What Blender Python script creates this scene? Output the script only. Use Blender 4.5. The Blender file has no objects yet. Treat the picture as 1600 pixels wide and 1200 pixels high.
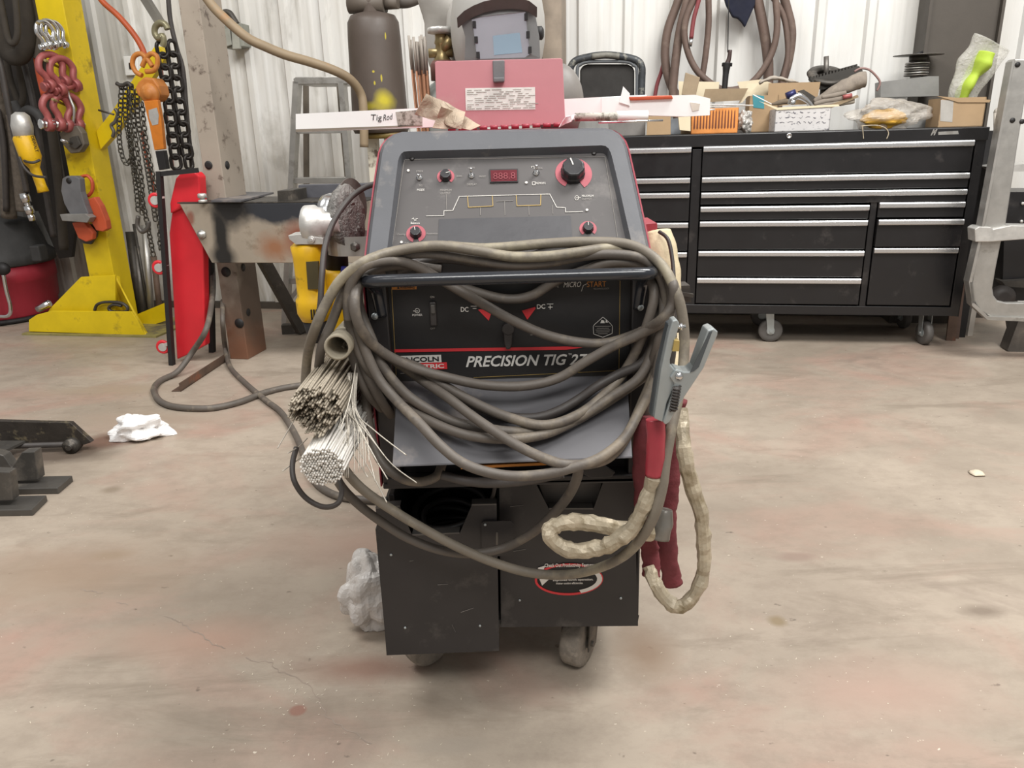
import bpy, bmesh, math, random
from math import sin, cos, tan, pi, radians, sqrt, atan2
from mathutils import Vector as V, Matrix, noise
random.seed(7)
scene = bpy.context.scene
COL = scene.collection

# ------------------------------------------------------------------ camera
f = 1200.0; pit = radians(18); rol = radians(1.6); CH = 1.2
F = V((0, cos(pit), -sin(pit))); R0 = V((1, 0, 0)); U0 = V((0, sin(pit), cos(pit)))
Rc = cos(rol)*R0 - sin(rol)*U0; Uc = sin(rol)*R0 + cos(rol)*U0
CAM = V((0, 0, CH))
cam = bpy.data.objects.new('camera', bpy.data.cameras.new('camera')); COL.objects.link(cam)
m = Matrix((Rc, Uc, -F)).transposed().to_4x4(); m.translation = CAM
cam.matrix_world = m
cam.data.sensor_width = 36; cam.data.lens = 27.0; cam.data.clip_start = 0.02
scene.camera = cam

def ray(x, y): return F*f + Rc*(x-800) - Uc*(y-600)
def at(x, y, D):
    d = ray(x, y); return CAM + d*(D/d.y)
def fl(x, y, z=0.0):
    d = ray(x, y); return CAM + d*((z-CH)/d.z)
class Plane:
    def __init__(s, O, X, Y):
        s.O = V(O); s.X = V(X).normalized(); s.Y = V(Y).normalized(); s.N = s.X.cross(s.Y)   # N faces the viewer
        if s.N.dot(CAM-s.O) < 0: s.N = -s.N
    def hit(s, x, y, off=0.0):
        d = ray(x, y); o = s.O + s.N*off
        return CAM + d*((o-CAM).dot(s.N)/d.dot(s.N))
# wall frame: s along the wall, y away from the room, z up
AW = radians(10.5); OW = V((-1.845, 5.728, 0))
MW = Matrix.Translation(OW) @ Matrix.Rotation(-AW, 4, 'Z')
IW = MW.inverted()
def g(s, y, z): return MW @ V((s, y, z))
def wpl(y): return Plane(g(0, y, 0), g(1, 0, 0)-g(0, 0, 0), (0, 0, 1))
def wl(x, y, yl): return IW @ wpl(yl).hit(x, y)
def vp(D): return Plane((0, D, 0), (1, 0, 0), (0, 0, 1))

# ------------------------------------------------------------------ mesh builder
def catmull(P, n=6, closed=False):
    P = [V(p) for p in P]
    if len(P) < 3: 
        return [P[0].lerp(P[1], i/n) for i in range(n+1)]
    out = []; N = len(P)
    rng = range(N) if closed else range(N-1)
    for i in rng:
        if closed: a, b, c, d = P[(i-1) % N], P[i], P[(i+1) % N], P[(i+2) % N]
        else: a, b, c, d = P[max(i-1, 0)], P[i], P[i+1], P[min(i+2, N-1)]
        for k in range(n):
            t = k/n
            out.append(0.5*((2*b) + (c-a)*t + (2*a-5*b+4*c-d)*t*t + (3*b-a-3*c+d)*t**3))
    if not closed: out.append(P[-1])
    return out

class MB:
    def __init__(s, M=None): s.v = []; s.f = []; s.sm = []; s.M = M
    def add(s, vs, fs, smooth=False, M=None):
        o = len(s.v)
        for p in vs:
            p = V(p)
            if M is not None: p = M @ p
            if s.M is not None: p = s.M @ p
            s.v.append(p)
        for q in fs: s.f.append([i+o for i in q]); s.sm.append(smooth)
        return s
    def box(s, x0, x1, y0, y1, z0, z1, M=None):
        vs = [(x, y, z) for x in (x0, x1) for y in (y0, y1) for z in (z0, z1)]
        return s.add(vs, [(0, 1, 3, 2), (4, 6, 7, 5), (0, 4, 5, 1), (2, 3, 7, 6), (0, 2, 6, 4), (1, 5, 7, 3)], M=M)
    def prism(s, pts, vec, smooth=False):
        pts = [V(p) for p in pts]; vec = V(vec); n = len(pts)
        return s.add(pts + [p+vec for p in pts], [list(range(n)), list(range(2*n-1, n-1, -1))] + [(i, (i+1) % n, n+(i+1) % n, n+i) for i in range(n)], smooth)
    def bar(s, a, b, w, h, up=(0, 0, 1)):
        a = V(a); b = V(b); d = (b-a).normalized(); u = V(up); x = d.cross(u)
        if x.length < 1e-4: x = d.cross(V((0, 1, 0)))
        x.normalize(); u = x.cross(d)
        q = [a + x*w/2*i + u*h/2*j for i, j in ((-1, -1), (1, -1), (1, 1), (-1, 1))]
        return s.prism(q, b-a)
    def tube(s, P, r, seg=10, n=6, closed=False, nz=0, nf=30, flat=1.0, smoothpath=True, cap=True, smooth=True):
        P = [V(p) for p in P]
        rs = list(r) if isinstance(r, (list, tuple)) else None
        Q = catmull(P, n, closed) if smoothpath else P
        L = len(Q); vs = []; nrm = None
        for i, p in enumerate(Q):
            if closed: t = Q[(i+1) % L]-Q[i-1]
            else: t = Q[min(i+1, L-1)]-Q[max(i-1, 0)]
            t.normalize()
            if nrm is None:
                nrm = t.cross(V((0, 0, 1)))
                if nrm.length < 0.15: nrm = t.cross(V((0, 1, 0)))
            nrm = (nrm - t*nrm.dot(t)).normalized(); b = t.cross(nrm)
            if rs:
                u = i/max(1, L-1)*(len(rs)-1); k = min(int(u), len(rs)-2); rr = rs[k]*(1-(u-k)) + rs[k+1]*(u-k)
            else: rr = r
            for j in range(seg):
                a = 2*pi*j/seg; q = p + (nrm*cos(a) + b*sin(a)*flat)*rr
                if nz: q = q + (q-p).normalized()*nz*noise.noise(q*nf)
                vs.append(q)
        fs = []
        for i in range(L if closed else L-1):
            for j in range(seg):
                fs.append((i*seg+j, i*seg+(j+1) % seg, ((i+1) % L)*seg+(j+1) % seg, ((i+1) % L)*seg+j))
        s.add(vs, fs, smooth)
        if cap and not closed: s.add(vs[:seg], [list(range(seg))]); s.add(vs[-seg:], [list(range(seg))])
        return s
    def lathe(s, prof, o, ax=(0, 0, 1), seg=24, smooth=True, sx=1.0, up=None):
        o = V(o); ax = V(ax).normalized(); a = ax.cross(V((0, 1, 0)) if up is None else V(up))
        if a.length < .1: a = ax.cross(V((1, 0, 0)))
        a.normalize(); b = ax.cross(a); vs = []; fs = []
        for r, h in prof:
            for j in range(seg):
                t = 2*pi*j/seg; vs.append(o + ax*h + (a*cos(t)*sx + b*sin(t))*r)
        for i in range(len(prof)-1):
            for j in range(seg): fs.append((i*seg+j, i*seg+(j+1) % seg, (i+1)*seg+(j+1) % seg, (i+1)*seg+j))
        s.add(vs, fs, smooth)
        if prof[0][0] > 1e-5: s.add(vs[:seg], [list(range(seg))])
        if prof[-1][0] > 1e-5: s.add(vs[-seg:], [list(range(seg))])
        return s
    def cyl(s, a, b, r, r2=None, seg=20):
        a = V(a); b = V(b); return s.lathe([(r, 0), (r if r2 is None else r2, (b-a).length)], a, b-a, seg, True)
    def ball(s, c, r, seg=16, rings=10, nz=0, nf=8, M=None):
        rx, ry, rz = (r, r, r) if isinstance(r, (int, float)) else r
        vs = []; fs = []; c = V(c)
        for i in range(rings+1):
            p = pi*i/rings
            for j in range(seg):
                t = 2*pi*j/seg; q = V((sin(p)*cos(t)*rx, sin(p)*sin(t)*ry, -cos(p)*rz))
                if nz: q += q.normalized()*nz*noise.noise((c+q)*nf)*1.0
                if M is not None: q = M @ q
                vs.append(c+q)
        for i in range(rings):
            for j in range(seg): fs.append((i*seg+j, i*seg+(j+1) % seg, (i+1)*seg+(j+1) % seg, (i+1)*seg+j))
        return s.add(vs, fs, True)
    def grid(s, fn, nu, nv, th=None, smooth=True):
        vs = [V(fn(i/nu, j/nv)) for i in range(nu+1) for j in range(nv+1)]
        fs = [(i*(nv+1)+j, (i+1)*(nv+1)+j, (i+1)*(nv+1)+j+1, i*(nv+1)+j+1) for i in range(nu) for j in range(nv)]
        s.add(vs, fs, smooth)
        return s
    def text(s, body, L, R, h, N, shear=0, bold=0, ext=.0004, up=None):
        """text with its baseline from L to R, cap height h, lying on a surface of normal N"""
        key = (body, shear, bold)
        if key not in TXT:
            cu = bpy.data.curves.new('t', 'FONT'); cu.body = body; cu.shear = shear; cu.offset = bold; cu.resolution_u = 3
            o = bpy.data.objects.new('t', cu); COL.objects.link(o)
            me = bpy.data.meshes.new_from_object(o)
            TXT[key] = ([V(v.co) for v in me.vertices], [list(p.vertices) for p in me.polygons])
            bpy.data.objects.remove(o); bpy.data.meshes.remove(me); bpy.data.curves.remove(cu)
        vs, fs = TXT[key]
        if not vs: return s
        x0 = min(v.x for v in vs); x1 = max(v.x for v in vs); y1 = max(v.y for v in vs)
        L = V(L); R = V(R); N = V(N).normalized(); X = (R-L); w = X.length; X.normalize(); Y = N.cross(X)
        return s.add([L + X*((v.x-x0)/(x1-x0)*w) + Y*(v.y/max(y1, .1)*h) + N*ext for v in vs], fs)
TXT = {}

def link(o): COL.objects.link(o); return o
def mesh_from(mb, loc, name, mat, bevel=0, sub=0, solid=0):
    me = bpy.data.meshes.new(name)
    me.from_pydata([p-loc for p in mb.v], [], mb.f)
    me.polygons.foreach_set('use_smooth', mb.sm)
    bm = bmesh.new(); bm.from_mesh(me)
    bmesh.ops.remove_doubles(bm, verts=bm.verts, dist=1e-5)
    bmesh.ops.recalc_face_normals(bm, faces=bm.faces)
    bm.to_mesh(me); bm.free()
    me.materials.append(mat)
    o = link(bpy.data.objects.new(name, me))
    if solid:
        k = o.modifiers.new('solid', 'SOLIDIFY'); k.thickness = solid; k.offset = 0
    if bevel:
        k = o.modifiers.new('bevel', 'BEVEL'); k.width = bevel; k.segments = 2; k.limit_method = 'ANGLE'; k.angle_limit = radians(35)
    if sub:
        k = o.modifiers.new('sub', 'SUBSURF'); k.levels = sub; k.render_levels = sub
    return o
class Thing:
    def __init__(s, name, label, cat, group=None, kind=None):
        s.n = name; s.l = label; s.c = cat; s.g = group; s.k = kind; s.p = []
    def part(s, name, mb, mat, parent=None, label=None, bevel=0, sub=0, solid=0, kind=None):
        r = dict(n=name, mb=mb, mat=mat, par=parent, l=label, b=bevel, s=sub, so=solid, k=kind); s.p.append(r); return r
    def done(s, mb=None, mat=None, bevel=0, sub=0, solid=0):
        allv = mb.v if mb else [v for r in s.p for v in r['mb'].v]
        lo = [min(v[i] for v in allv) for i in range(3)]; hi = [max(v[i] for v in allv) for i in range(3)]
        loc = V(((lo[0]+hi[0])/2, (lo[1]+hi[1])/2, lo[2]))
        if mb: root = mesh_from(mb, loc, s.n, mat, bevel, sub, solid)
        else:
            root = link(bpy.data.objects.new(s.n, None)); root.empty_display_size = .05
        root.location = loc
        if s.k: root['kind'] = s.k
        if s.k != 'structure' :
            root['label'] = s.l; root['category'] = s.c
            if s.g: root['group'] = s.g
        for r in s.p:
            o = mesh_from(r['mb'], loc, r['n'], r['mat'], r['b'], r['s'], r['so'])
            o.parent = r['par']['o'] if r['par'] else root
            if r['l']: o['label'] = r['l']
            if r['k']: o['kind'] = r['k']
            r['o'] = o
        return root
def single(name, mb, mat, label, cat, group=None, kind=None, **k):
    return Thing(name, label, cat, group, kind).done(mb, mat, **k)
def dup(root, M=None, label=None, loc=None):
    r = root.copy(); COL.objects.link(r)
    def rec(a, b):
        for ch in a.children:
            c = ch.copy(); COL.objects.link(c); c.parent = b; rec(ch, c)
    rec(root, r)
    if M is not None: r.matrix_world = M
    if loc is not None: r.location = loc
    if label: r['label'] = label
    return r

# ------------------------------------------------------------------ materials
def lin(h):
    h = h.lstrip('#'); c = [int(h[i:i+2], 16)/255 for i in (0, 2, 4)]
    return tuple(x/12.92 if x <= .04045 else ((x+.055)/1.055)**2.4 for x in c)
class NT:
    def __init__(s, name):
        s.m = bpy.data.materials.new(name); s.m.use_nodes = True; s.t = s.m.node_tree; s.n = s.t.nodes
        s.b = s.n['Principled BSDF']
    def new(s, typ, **k):
        n = s.n.new(typ)
        for a, b in k.items(): setattr(n, a, b)
        return n
    def L(s, a, b): s.t.links.new(a, b)
    def noise(s, vec, scale, detail=4, rough=.6, dist=0):
        n = s.new('ShaderNodeTexNoise'); n.inputs['Scale'].default_value = scale; n.inputs['Detail'].default_value = detail
        n.inputs['Roughness'].default_value = rough; n.inputs['Distortion'].default_value = dist
        s.L(vec, n.inputs['Vector']); return n.outputs['Fac']
    def ramp(s, fac, a, b, lo=(0, 0, 0, 1), hi=(1, 1, 1, 1)):
        n = s.new('ShaderNodeValToRGB'); n.color_ramp.elements[0].position = a; n.color_ramp.elements[1].position = b
        n.color_ramp.elements[0].color = lo; n.color_ramp.elements[1].color = hi; s.L(fac, n.inputs['Fac']); return n.outputs['Color']
    def mix(s, fac, a, b):
        n = s.new('ShaderNodeMix', data_type='RGBA')
        for sock, val in ((n.inputs[0], fac), (n.inputs[6], a), (n.inputs[7], b)):
            if isinstance(val, (tuple, list)): sock.default_value = (*val[:3], 1)
            elif isinstance(val, (int, float)): sock.default_value = val
            else: s.L(val, sock)
        return n.outputs[2]
    def math(s, op, a, b=None, clamp=False):
        n = s.new('ShaderNodeMath', operation=op, use_clamp=clamp)
        for i, val in enumerate((a, b)):
            if val is None: continue
            if isinstance(val, (int, float)): n.inputs[i].default_value = val
            else: s.L(val, n.inputs[i])
        return n.outputs[0]
def mat(name, col, rough=.5, metal=0, var=.18, scale=9, bump=.05, bs=60, col2=None, amt2=.0, s2=5, stretch=(1, 1, 1), blobs=None, spec=.5, coat=0):
    t = NT(name); c = lin(col)
    tc = t.new('ShaderNodeTexCoord'); mp = t.new('ShaderNodeMapping'); mp.inputs['Scale'].default_value = stretch
    t.L(tc.outputs['Object'], mp.inputs['Vector']); vec = mp.outputs['Vector']
    n1 = t.noise(vec, scale)
    out = t.mix(t.ramp(n1, .3, .7), tuple(x*(1-var) for x in c), tuple(min(1, x*(1+var)) for x in c))
    if col2:
        n2 = t.noise(vec, s2, 6, .65); msk = t.ramp(n2, .62-amt2*.4, .72-amt2*.3)
        out = t.mix(msk, out, lin(col2))
    if blobs:
        gm = t.new('ShaderNodeNewGeometry')
        nn = t.new('ShaderNodeTexNoise'); nn.inputs['Scale'].default_value = 9; nn.inputs['Detail'].default_value = 5; t.L(gm.outputs['Position'], nn.inputs['Vector'])
        for (ctr, rad, bc, soft, wob) in blobs:
            va = t.new('ShaderNodeVectorMath', operation='SUBTRACT'); t.L(gm.outputs['Position'], va.inputs[0]); va.inputs[1].default_value = ctr
            vb = t.new('ShaderNodeVectorMath', operation='DIVIDE'); t.L(va.outputs[0], vb.inputs[0]); vb.inputs[1].default_value = rad
            vl = t.new('ShaderNodeVectorMath', operation='LENGTH'); t.L(vb.outputs[0], vl.inputs[0])
            dd = t.math('ADD', vl.outputs['Value'], t.math('MULTIPLY', t.math('SUBTRACT', nn.outputs['Fac'], .5), wob))
            out = t.mix(t.ramp(dd, 1-soft, 1, (1, 1, 1, 1), (0, 0, 0, 1)), out, lin(bc))
    t.L(out, t.b.inputs['Base Color'])
    t.b.inputs['Roughness'].default_value = rough; t.b.inputs['Metallic'].default_value = metal
    t.b.inputs['Specular IOR Level'].default_value = spec; t.b.inputs['Coat Weight'].default_value = coat
    rr = t.math('ADD', t.math('MULTIPLY', t.noise(vec, scale*2.3), .25), rough-.12, True); t.L(rr, t.b.inputs['Roughness'])
    if bump:
        bn = t.new('ShaderNodeBump'); bn.inputs['Strength'].default_value = bump; bn.inputs['Distance'].default_value = .01
        t.L(t.noise(vec, bs, 5), bn.inputs['Height']); t.L(bn.outputs['Normal'], t.b.inputs['Normal'])
    return t.m
def film(name, col, alpha=.45, rough=.25):
    t = NT(name); out = t.n['Material Output']
    tr = t.new('ShaderNodeBsdfTransparent'); mx = t.new('ShaderNodeMixShader')
    tc = t.new('ShaderNodeTexCoord'); n = t.noise(tc.outputs['Object'], 14, 5)
    t.b.inputs['Base Color'].default_value = (*lin(col), 1); t.b.inputs['Roughness'].default_value = rough
    fac = t.math('ADD', t.math('MULTIPLY', n, .35), alpha-.17, True)
    t.L(fac, mx.inputs[0]); t.L(tr.outputs[0], mx.inputs[1]); t.L(t.b.outputs[0], mx.inputs[2]); t.L(mx.outputs[0], out.inputs['Surface'])
    bn = t.new('ShaderNodeBump'); bn.inputs['Strength'].default_value = .5; bn.inputs['Distance'].default_value = .02
    t.L(t.noise(tc.outputs['Object'], 25, 4, .5, 1.5), bn.inputs['Height']); t.L(bn.outputs['Normal'], t.b.inputs['Normal'])
    return t.m

black = mat('black_paint', '#2b2828', .42, 0, .15, 7, .03, col2='#4a4643', amt2=.1, s2=6)
blackm = mat('black_matte', '#1d1b1b', .6, 0, .2)
blackcab = mat('black_cabinet', '#1b1a1b', .32, 0, .12, 5, .01, col2='#343130', amt2=.05, s2=7)
bezel = mat('grey_bezel', '#525357', .5, 0, .1, 6, .04, col2='#77726e', amt2=.12, s2=7)
panelm = mat('panel_grey', '#4b4746', .5, 0, .08, 8, .02, col2='#6b6663', amt2=.12, s2=6)
screenm = mat('dark_label', '#3e3d40', .4, 0, .08)
redp = mat('red_paint', '#962f3e', .45, 0, .12)
redlid = mat('faded_red_paint', '#b97a80', .5, 0, .06, 5, .02, col2='#bd9490', amt2=.18, s2=4)
chrome = mat('chrome', '#dadada', .2, 1, .05)
alum = mat('aluminium', '#b3b1ac', .42, .75, .12, 12, .05, col2='#8b8780', amt2=.1)
castal = mat('cast_aluminium', '#c4c2bd', .42, .5, .14, 20, .1)
steel = mat('bare_steel', '#6c6863', .45, .6, .25, 10, .1, col2='#8c8279', amt2=.15)
darksteel = mat('dark_steel', '#4b4742', .5, .5, .25, 9, .15, col2='#7c746a', amt2=.12, s2=7)
sheet = mat('steel_sheet', '#5d5c5f', .45, .2, .08, 4, .02, col2='#8f8680', amt2=.25, s2=3)
rubber = mat('cable_rubber', '#5c554e', .55, 0, .14, 14, .08, 150, col2='#7d7365', amt2=.2, s2=9)
rubberpale = mat('cable_pale', '#736b5f', .55, 0, .14, 14, .08, 150, col2='#958c78', amt2=.3, s2=9)
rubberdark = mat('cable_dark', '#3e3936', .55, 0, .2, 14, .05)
wheelm = mat('dusty_rubber_wheel', '#847c72', .85, 0, .25, 30, .3, 90, col2='#958c80', amt2=.3, s2=40)
leather = mat('tan_sleeve', '#aca08a', .45, .15, .25, 18, .35, 45, col2='#7d6f54', amt2=.25, s2=12)
redcloth = mat('red_sleeve', '#6f2f34', .8, 0, .25, 14, .25, 60, col2='#5f2a2b', amt2=.2, s2=9)
redtape = mat('red_tape', '#9c3540', .35, 0, .12)
zinc = mat('zinc_plated', '#aab0b0', .38, .6, .1, 15, .03)
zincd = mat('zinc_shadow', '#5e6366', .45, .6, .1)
brass = mat('brass', '#9c8a62', .35, .7, .2)
copper = mat('copper_rod', '#9c6b4f', .4, .5, .15)
yellow = mat('yellow_paint', '#dcbf10', .5, 0, .1, 5, .04, col2='#9c8420', amt2=.08, s2=5)
dewalt = mat('yellow_plastic', '#dcae12', .45, 0, .1, 9, .05, col2='#5a4c1a', amt2=.08, s2=14)
beige = mat('beige_column_paint', '#988c7e', .55, 0, .1, 4, .06, col2='#5c5046', amt2=.1, s2=16, stretch=(1, 1, .5))
brown = mat('brown_primer', '#5e554c', .6, 0, .1, 4, .04)
rust = mat('rusty_steel', '#5f4c40', .7, .2, .3, 8, .2, col2='#8a5036', amt2=.1, s2=5)
white = mat('white_card', '#fbfbf9', .7, 0, .04, 6, .02)
whitedirt = mat('speckled_card', '#b9b4aa', .8, 0, .2, 60, .05, col2='#6d665c', amt2=.35, s2=60)
card = mat('cardboard', '#a58b6b', .8, 0, .08, 6, .03)
cardl = mat('cardboard_light', '#d8cbae', .8, 0, .06, 6, .03)
cardd = mat('cardboard_dusty', '#8d7b62', .85, 0, .15, 9, .05)
printw = mat('printed_white_carton', '#c8c5c3', .6, 0, .05, 6, .02, col2='#4d4b55', amt2=.12, s2=38, stretch=(1, 1, 1.6))
whitei = mat('white_ink', '#d6d2cb', .6, 0, .05, bump=0)
greyi = mat('grey_ink', '#8f8a84', .6, 0, .05, bump=0)
blacki = mat('black_ink', '#151414', .6, 0, .05, bump=0)
redi = mat('red_ink', '#cf3238', .5, 0, .05, bump=0)
knobred = mat('knob_ring_red', '#a8505a', .5, 0, .08, bump=0)
orangei = mat('orange_ink', '#c07a2a', .5, 0, .05, bump=0)
tani = mat('gold_ink', '#a58a4c', .5, 0, .05, bump=0)
orange = mat('orange_paint', '#bd5230', .5, 0, .12, 8, .05)
orangehoist = mat('faded_orange_paint', '#c27a35', .5, .0, .12, 10, .05, col2='#d99a60', amt2=.15)
pinkred = mat('faded_red_shackle', '#98504e', .45, .1, .15, 20, .05)
redbright = mat('bright_red_vinyl', '#cf2731', .4, 0, .06, 5, .02)
vacred = mat('vacuum_red_plastic', '#9d2a38', .5, 0, .1, 5, .02)
chainm = mat('chain_steel', '#59564f', .35, .8, .2, 20, .05)
chainb = mat('black_chain', '#332f2c', .38, .5, .2, 20, .05)
hosered = mat('dusty_red_hose', '#65534a', .65, 0, .15, 9, .05, col2='#7d6c60', amt2=.25)
hosepink = mat('red_air_hose', '#7d3a3d', .6, 0, .1)
navy = mat('navy_cloth', '#171a2b', .9, 0, .2)
clothgrey = mat('grey_leather', '#a39f99', .75, 0, .12, 6, .1, 25, col2='#857f75', amt2=.2, s2=4)
webbing = mat('dark_webbing', '#3b352e', .9, 0, .2, 8, .2, 120)
glass = mat('welding_lens', '#e6e3ec', .12, .85, .05, bump=0)
display = mat('red_display_window', '#5f2129', .25, 0, .1, bump=0)
clearbag = film('clear_plastic', '#e6e3e0', .45)
milkbag = film('milky_plastic', '#e4e0da', .72)
whitebag = film('white_plastic', '#f4f3f2', .93, .5)
papery = film('brown_translucent_film', '#b3a18c', .86, .6)
green = mat('lime_green_cloth', '#a9c240', .7, 0, .1)
yelrag = mat('yellow_cloth', '#d2a23c', .8, 0, .15)
sooty = mat('dusty_black_plastic', '#3a3938', .7, 0, .2)
padm = mat('dusty_black_pad', '#2f2d2b', .85, 0, .2)
paintpost = mat('peeling_white_paint', '#c9c2b0', .6, 0, .08, 6, .05, col2='#5b4d40', amt2=.15, s2=14)
blue = mat('blue_plastic', '#2c2f78', .4, 0, .1)
teal = mat('teal_card', '#3e8b96', .6, 0, .05)
discm = mat('abrasive_disc', '#57504a', .8, 0, .2, 40, .2)

# ------------------------------------------------------------------ setting
def floor_mat():
    t = NT('concrete_floor'); tc = t.new('ShaderNodeTexCoord'); v = tc.outputs['Object']
    mp = t.new('ShaderNodeMapping'); t.L(v, mp.inputs['Vector']); mp.inputs['Scale'].default_value = (.8, 1.1, 1); mp.inputs['Rotation'].default_value = (0, 0, .25); w = mp.outputs['Vector']
    a = t.mix(t.ramp(t.noise(w, 1.1, 6, .6, .4), .38, .64), lin('#ab9e8f'), lin('#94887a'))
    a = t.mix(t.ramp(t.noise(w, 1.7, 5, .6, .8), .5, .72), a, lin('#a58a7c'))
    a = t.mix(t.ramp(t.noise(w, .9, 6, .65, 1.2), .62, .78), a, lin('#83756a'))
    m3 = t.new('ShaderNodeMapping'); t.L(v, m3.inputs['Vector']); m3.inputs['Location'].default_value = (7, 3, 0); m3.inputs['Scale'].default_value = (.55, 2.2, 1)
    a = t.mix(t.math('MULTIPLY', t.ramp(t.noise(m3.outputs['Vector'], 2.3, 7, .7, .6), .55, .75), .75), a, lin('#766a5c'))
    a = t.mix(t.math('MULTIPLY', t.ramp(t.noise(w, 9, 8, .75), .45, .62), .35), a, lin('#84776a'))
    a = t.mix(t.math('MULTIPLY', t.ramp(t.noise(w, 34, 3, .5), .70, .76), .7), a, lin('#5e5248'))
    a = t.mix(t.math('MULTIPLY', t.ramp(t.noise(w, 75, 2, .5), .73, .76), .6), a, lin('#e6dccb'))
    gm = t.new('ShaderNodeNewGeometry'); nn = t.new('ShaderNodeTexNoise'); nn.inputs['Scale'].default_value = 6; nn.inputs['Detail'].default_value = 6; t.L(gm.outputs['Position'], nn.inputs['Vector'])
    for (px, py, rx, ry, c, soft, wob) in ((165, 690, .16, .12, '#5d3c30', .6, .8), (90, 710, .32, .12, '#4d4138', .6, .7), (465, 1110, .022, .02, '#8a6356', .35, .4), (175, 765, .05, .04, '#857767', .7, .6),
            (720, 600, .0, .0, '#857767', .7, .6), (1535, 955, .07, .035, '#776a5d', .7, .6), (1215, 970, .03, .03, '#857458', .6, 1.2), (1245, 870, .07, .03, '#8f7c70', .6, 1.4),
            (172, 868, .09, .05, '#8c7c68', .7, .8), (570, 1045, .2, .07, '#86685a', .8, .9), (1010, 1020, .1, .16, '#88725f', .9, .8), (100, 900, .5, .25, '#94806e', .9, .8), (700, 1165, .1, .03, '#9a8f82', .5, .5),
            (310, 1000, .35, .12, '#a58878', .9, .8), (560, 850, .4, .2, '#9c8375', .9, .8), (160, 610, .5, .12, '#9c8c7a', .8, .9), (230, 655, .55, .14, '#99897a', .8, .9), (140, 520, .9, .16, '#90867a', .7, .6), (1380, 1080, .3, .15, '#ab9183', .9, .9)):
        if rx == 0: continue
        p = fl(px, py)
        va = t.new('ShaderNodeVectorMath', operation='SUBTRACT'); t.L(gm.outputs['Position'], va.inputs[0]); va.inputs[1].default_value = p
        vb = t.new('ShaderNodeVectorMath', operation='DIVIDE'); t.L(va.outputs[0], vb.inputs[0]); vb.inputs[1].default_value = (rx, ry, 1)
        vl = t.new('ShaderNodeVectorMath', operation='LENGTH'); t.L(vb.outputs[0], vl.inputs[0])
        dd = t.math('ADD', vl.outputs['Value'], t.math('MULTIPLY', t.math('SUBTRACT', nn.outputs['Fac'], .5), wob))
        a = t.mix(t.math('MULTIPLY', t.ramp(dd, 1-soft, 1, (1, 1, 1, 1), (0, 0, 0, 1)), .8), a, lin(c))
    t.L(a, t.b.inputs['Base Color']); t.b.inputs['Specular IOR Level'].default_value = .4
    t.L(t.math('ADD', t.math('MULTIPLY', t.noise(w, 3, 5), .3), .36), t.b.inputs['Roughness'])
    bn = t.new('ShaderNodeBump'); bn.inputs['Strength'].default_value = .12; bn.inputs['Distance'].default_value = .01
    t.L(t.noise(w, 40, 6, .7), bn.inputs['Height']); t.L(bn.outputs['Normal'], t.b.inputs['Normal'])
    return t.m
fm = MB(); fm.add([(-9, -3, 0), (9, -3, 0), (9, 12, 0), (-9, 12, 0)], [(0, 1, 2, 3)])
Thing('floor', '', '', kind='structure').done(fm, floor_mat())
ck = MB()
for path in (((620, 628), (675, 650), (715, 683), (760, 700), (800, 738), (845, 752)), ((925, 785), (960, 800), (1010, 802), (1050, 838), (1090, 855), (1170, 890), (1195, 940), (1220, 1000), (1290, 1050), (1395, 1110)), ((300, 530), (350, 540), (385, 545)), ((440, 580), (480, 590))):
    P = [fl(x/2.4, 700+y/2.4) for x, y in path]; Q = []
    for i in range(len(P)-1):
        for k in range(5): Q.append(P[i].lerp(P[i+1], k/5) + V((random.uniform(-.004, .004), random.uniform(-.004, .004), 0)))
    Q.append(P[-1])
    for i in range(len(Q)-1):
        w = V((.0009*random.uniform(.4, 1), .0012, 0)); z = V((0, 0, .0006))
        ck.add([Q[i]-w+z, Q[i+1]-w+z, Q[i+1]+w+z, Q[i]+w+z], [(0, 1, 2, 3)])
Thing('trim_1', '', '', kind='structure').done(ck, mat('crack_dark', '#94867a', .9, bump=0))

def wall_mat():
    t = NT('painted_metal_wall'); tc = t.new('ShaderNodeTexCoord'); v = tc.outputs['Object']
    mp = t.new('ShaderNodeMapping'); t.L(v, mp.inputs['Vector']); mp.inputs['Scale'].default_value = (3, 3, .8)
    a = t.mix(t.ramp(t.noise(mp.outputs['Vector'], 1.5, 6, .6), .4, .7), lin('#dbdad6'), lin('#cfccc5'))
    gm = t.new('ShaderNodeNewGeometry'); sx = t.new('ShaderNodeSeparateXYZ'); t.L(gm.outputs['Position'], sx.inputs[0])
    low = t.math('MULTIPLY', t.math('SUBTRACT', 1.45, sx.outputs['Z'], False), .75, True)
    left = t.math('MULTIPLY', t.math('SUBTRACT', .3, sx.outputs['X'], False), .7, True)
    n = t.ramp(t.noise(mp.outputs['Vector'], 1.1, 6, .65, .5), .35, .62)
    a = t.mix(t.math('MULTIPLY', t.math('MULTIPLY', low, left), n, True), a, lin('#948a78'))
    n2 = t.ramp(t.noise(mp.outputs['Vector'], 2.1, 5, .65, .5), .55, .68)
    a = t.mix(t.math('MULTIPLY', left, t.math('MULTIPLY', n2, .3), True), a, lin('#6d6556'))
    t.L(a, t.b.inputs['Base Color']); t.b.inputs['Roughness'].default_value = .45
    return t.m
wm = MB(MW); prof = []; s0 = -4.2
while s0 < 7.5:
    prof += [(s0, 0), (s0+.016, -.024), (s0+.055, -.024), (s0+.071, 0), (s0+.125, 0), (s0+.14, -.0025), (s0+.15, -.0025), (s0+.165, 0), (s0+.20, 0), (s0+.215, -.0025), (s0+.225, -.0025), (s0+.24, 0)]
    s0 += .285
vs = []; fs = []
for i, (a, b) in enumerate(prof): vs += [(a, b, 0), (a, b, 3.4)]
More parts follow.
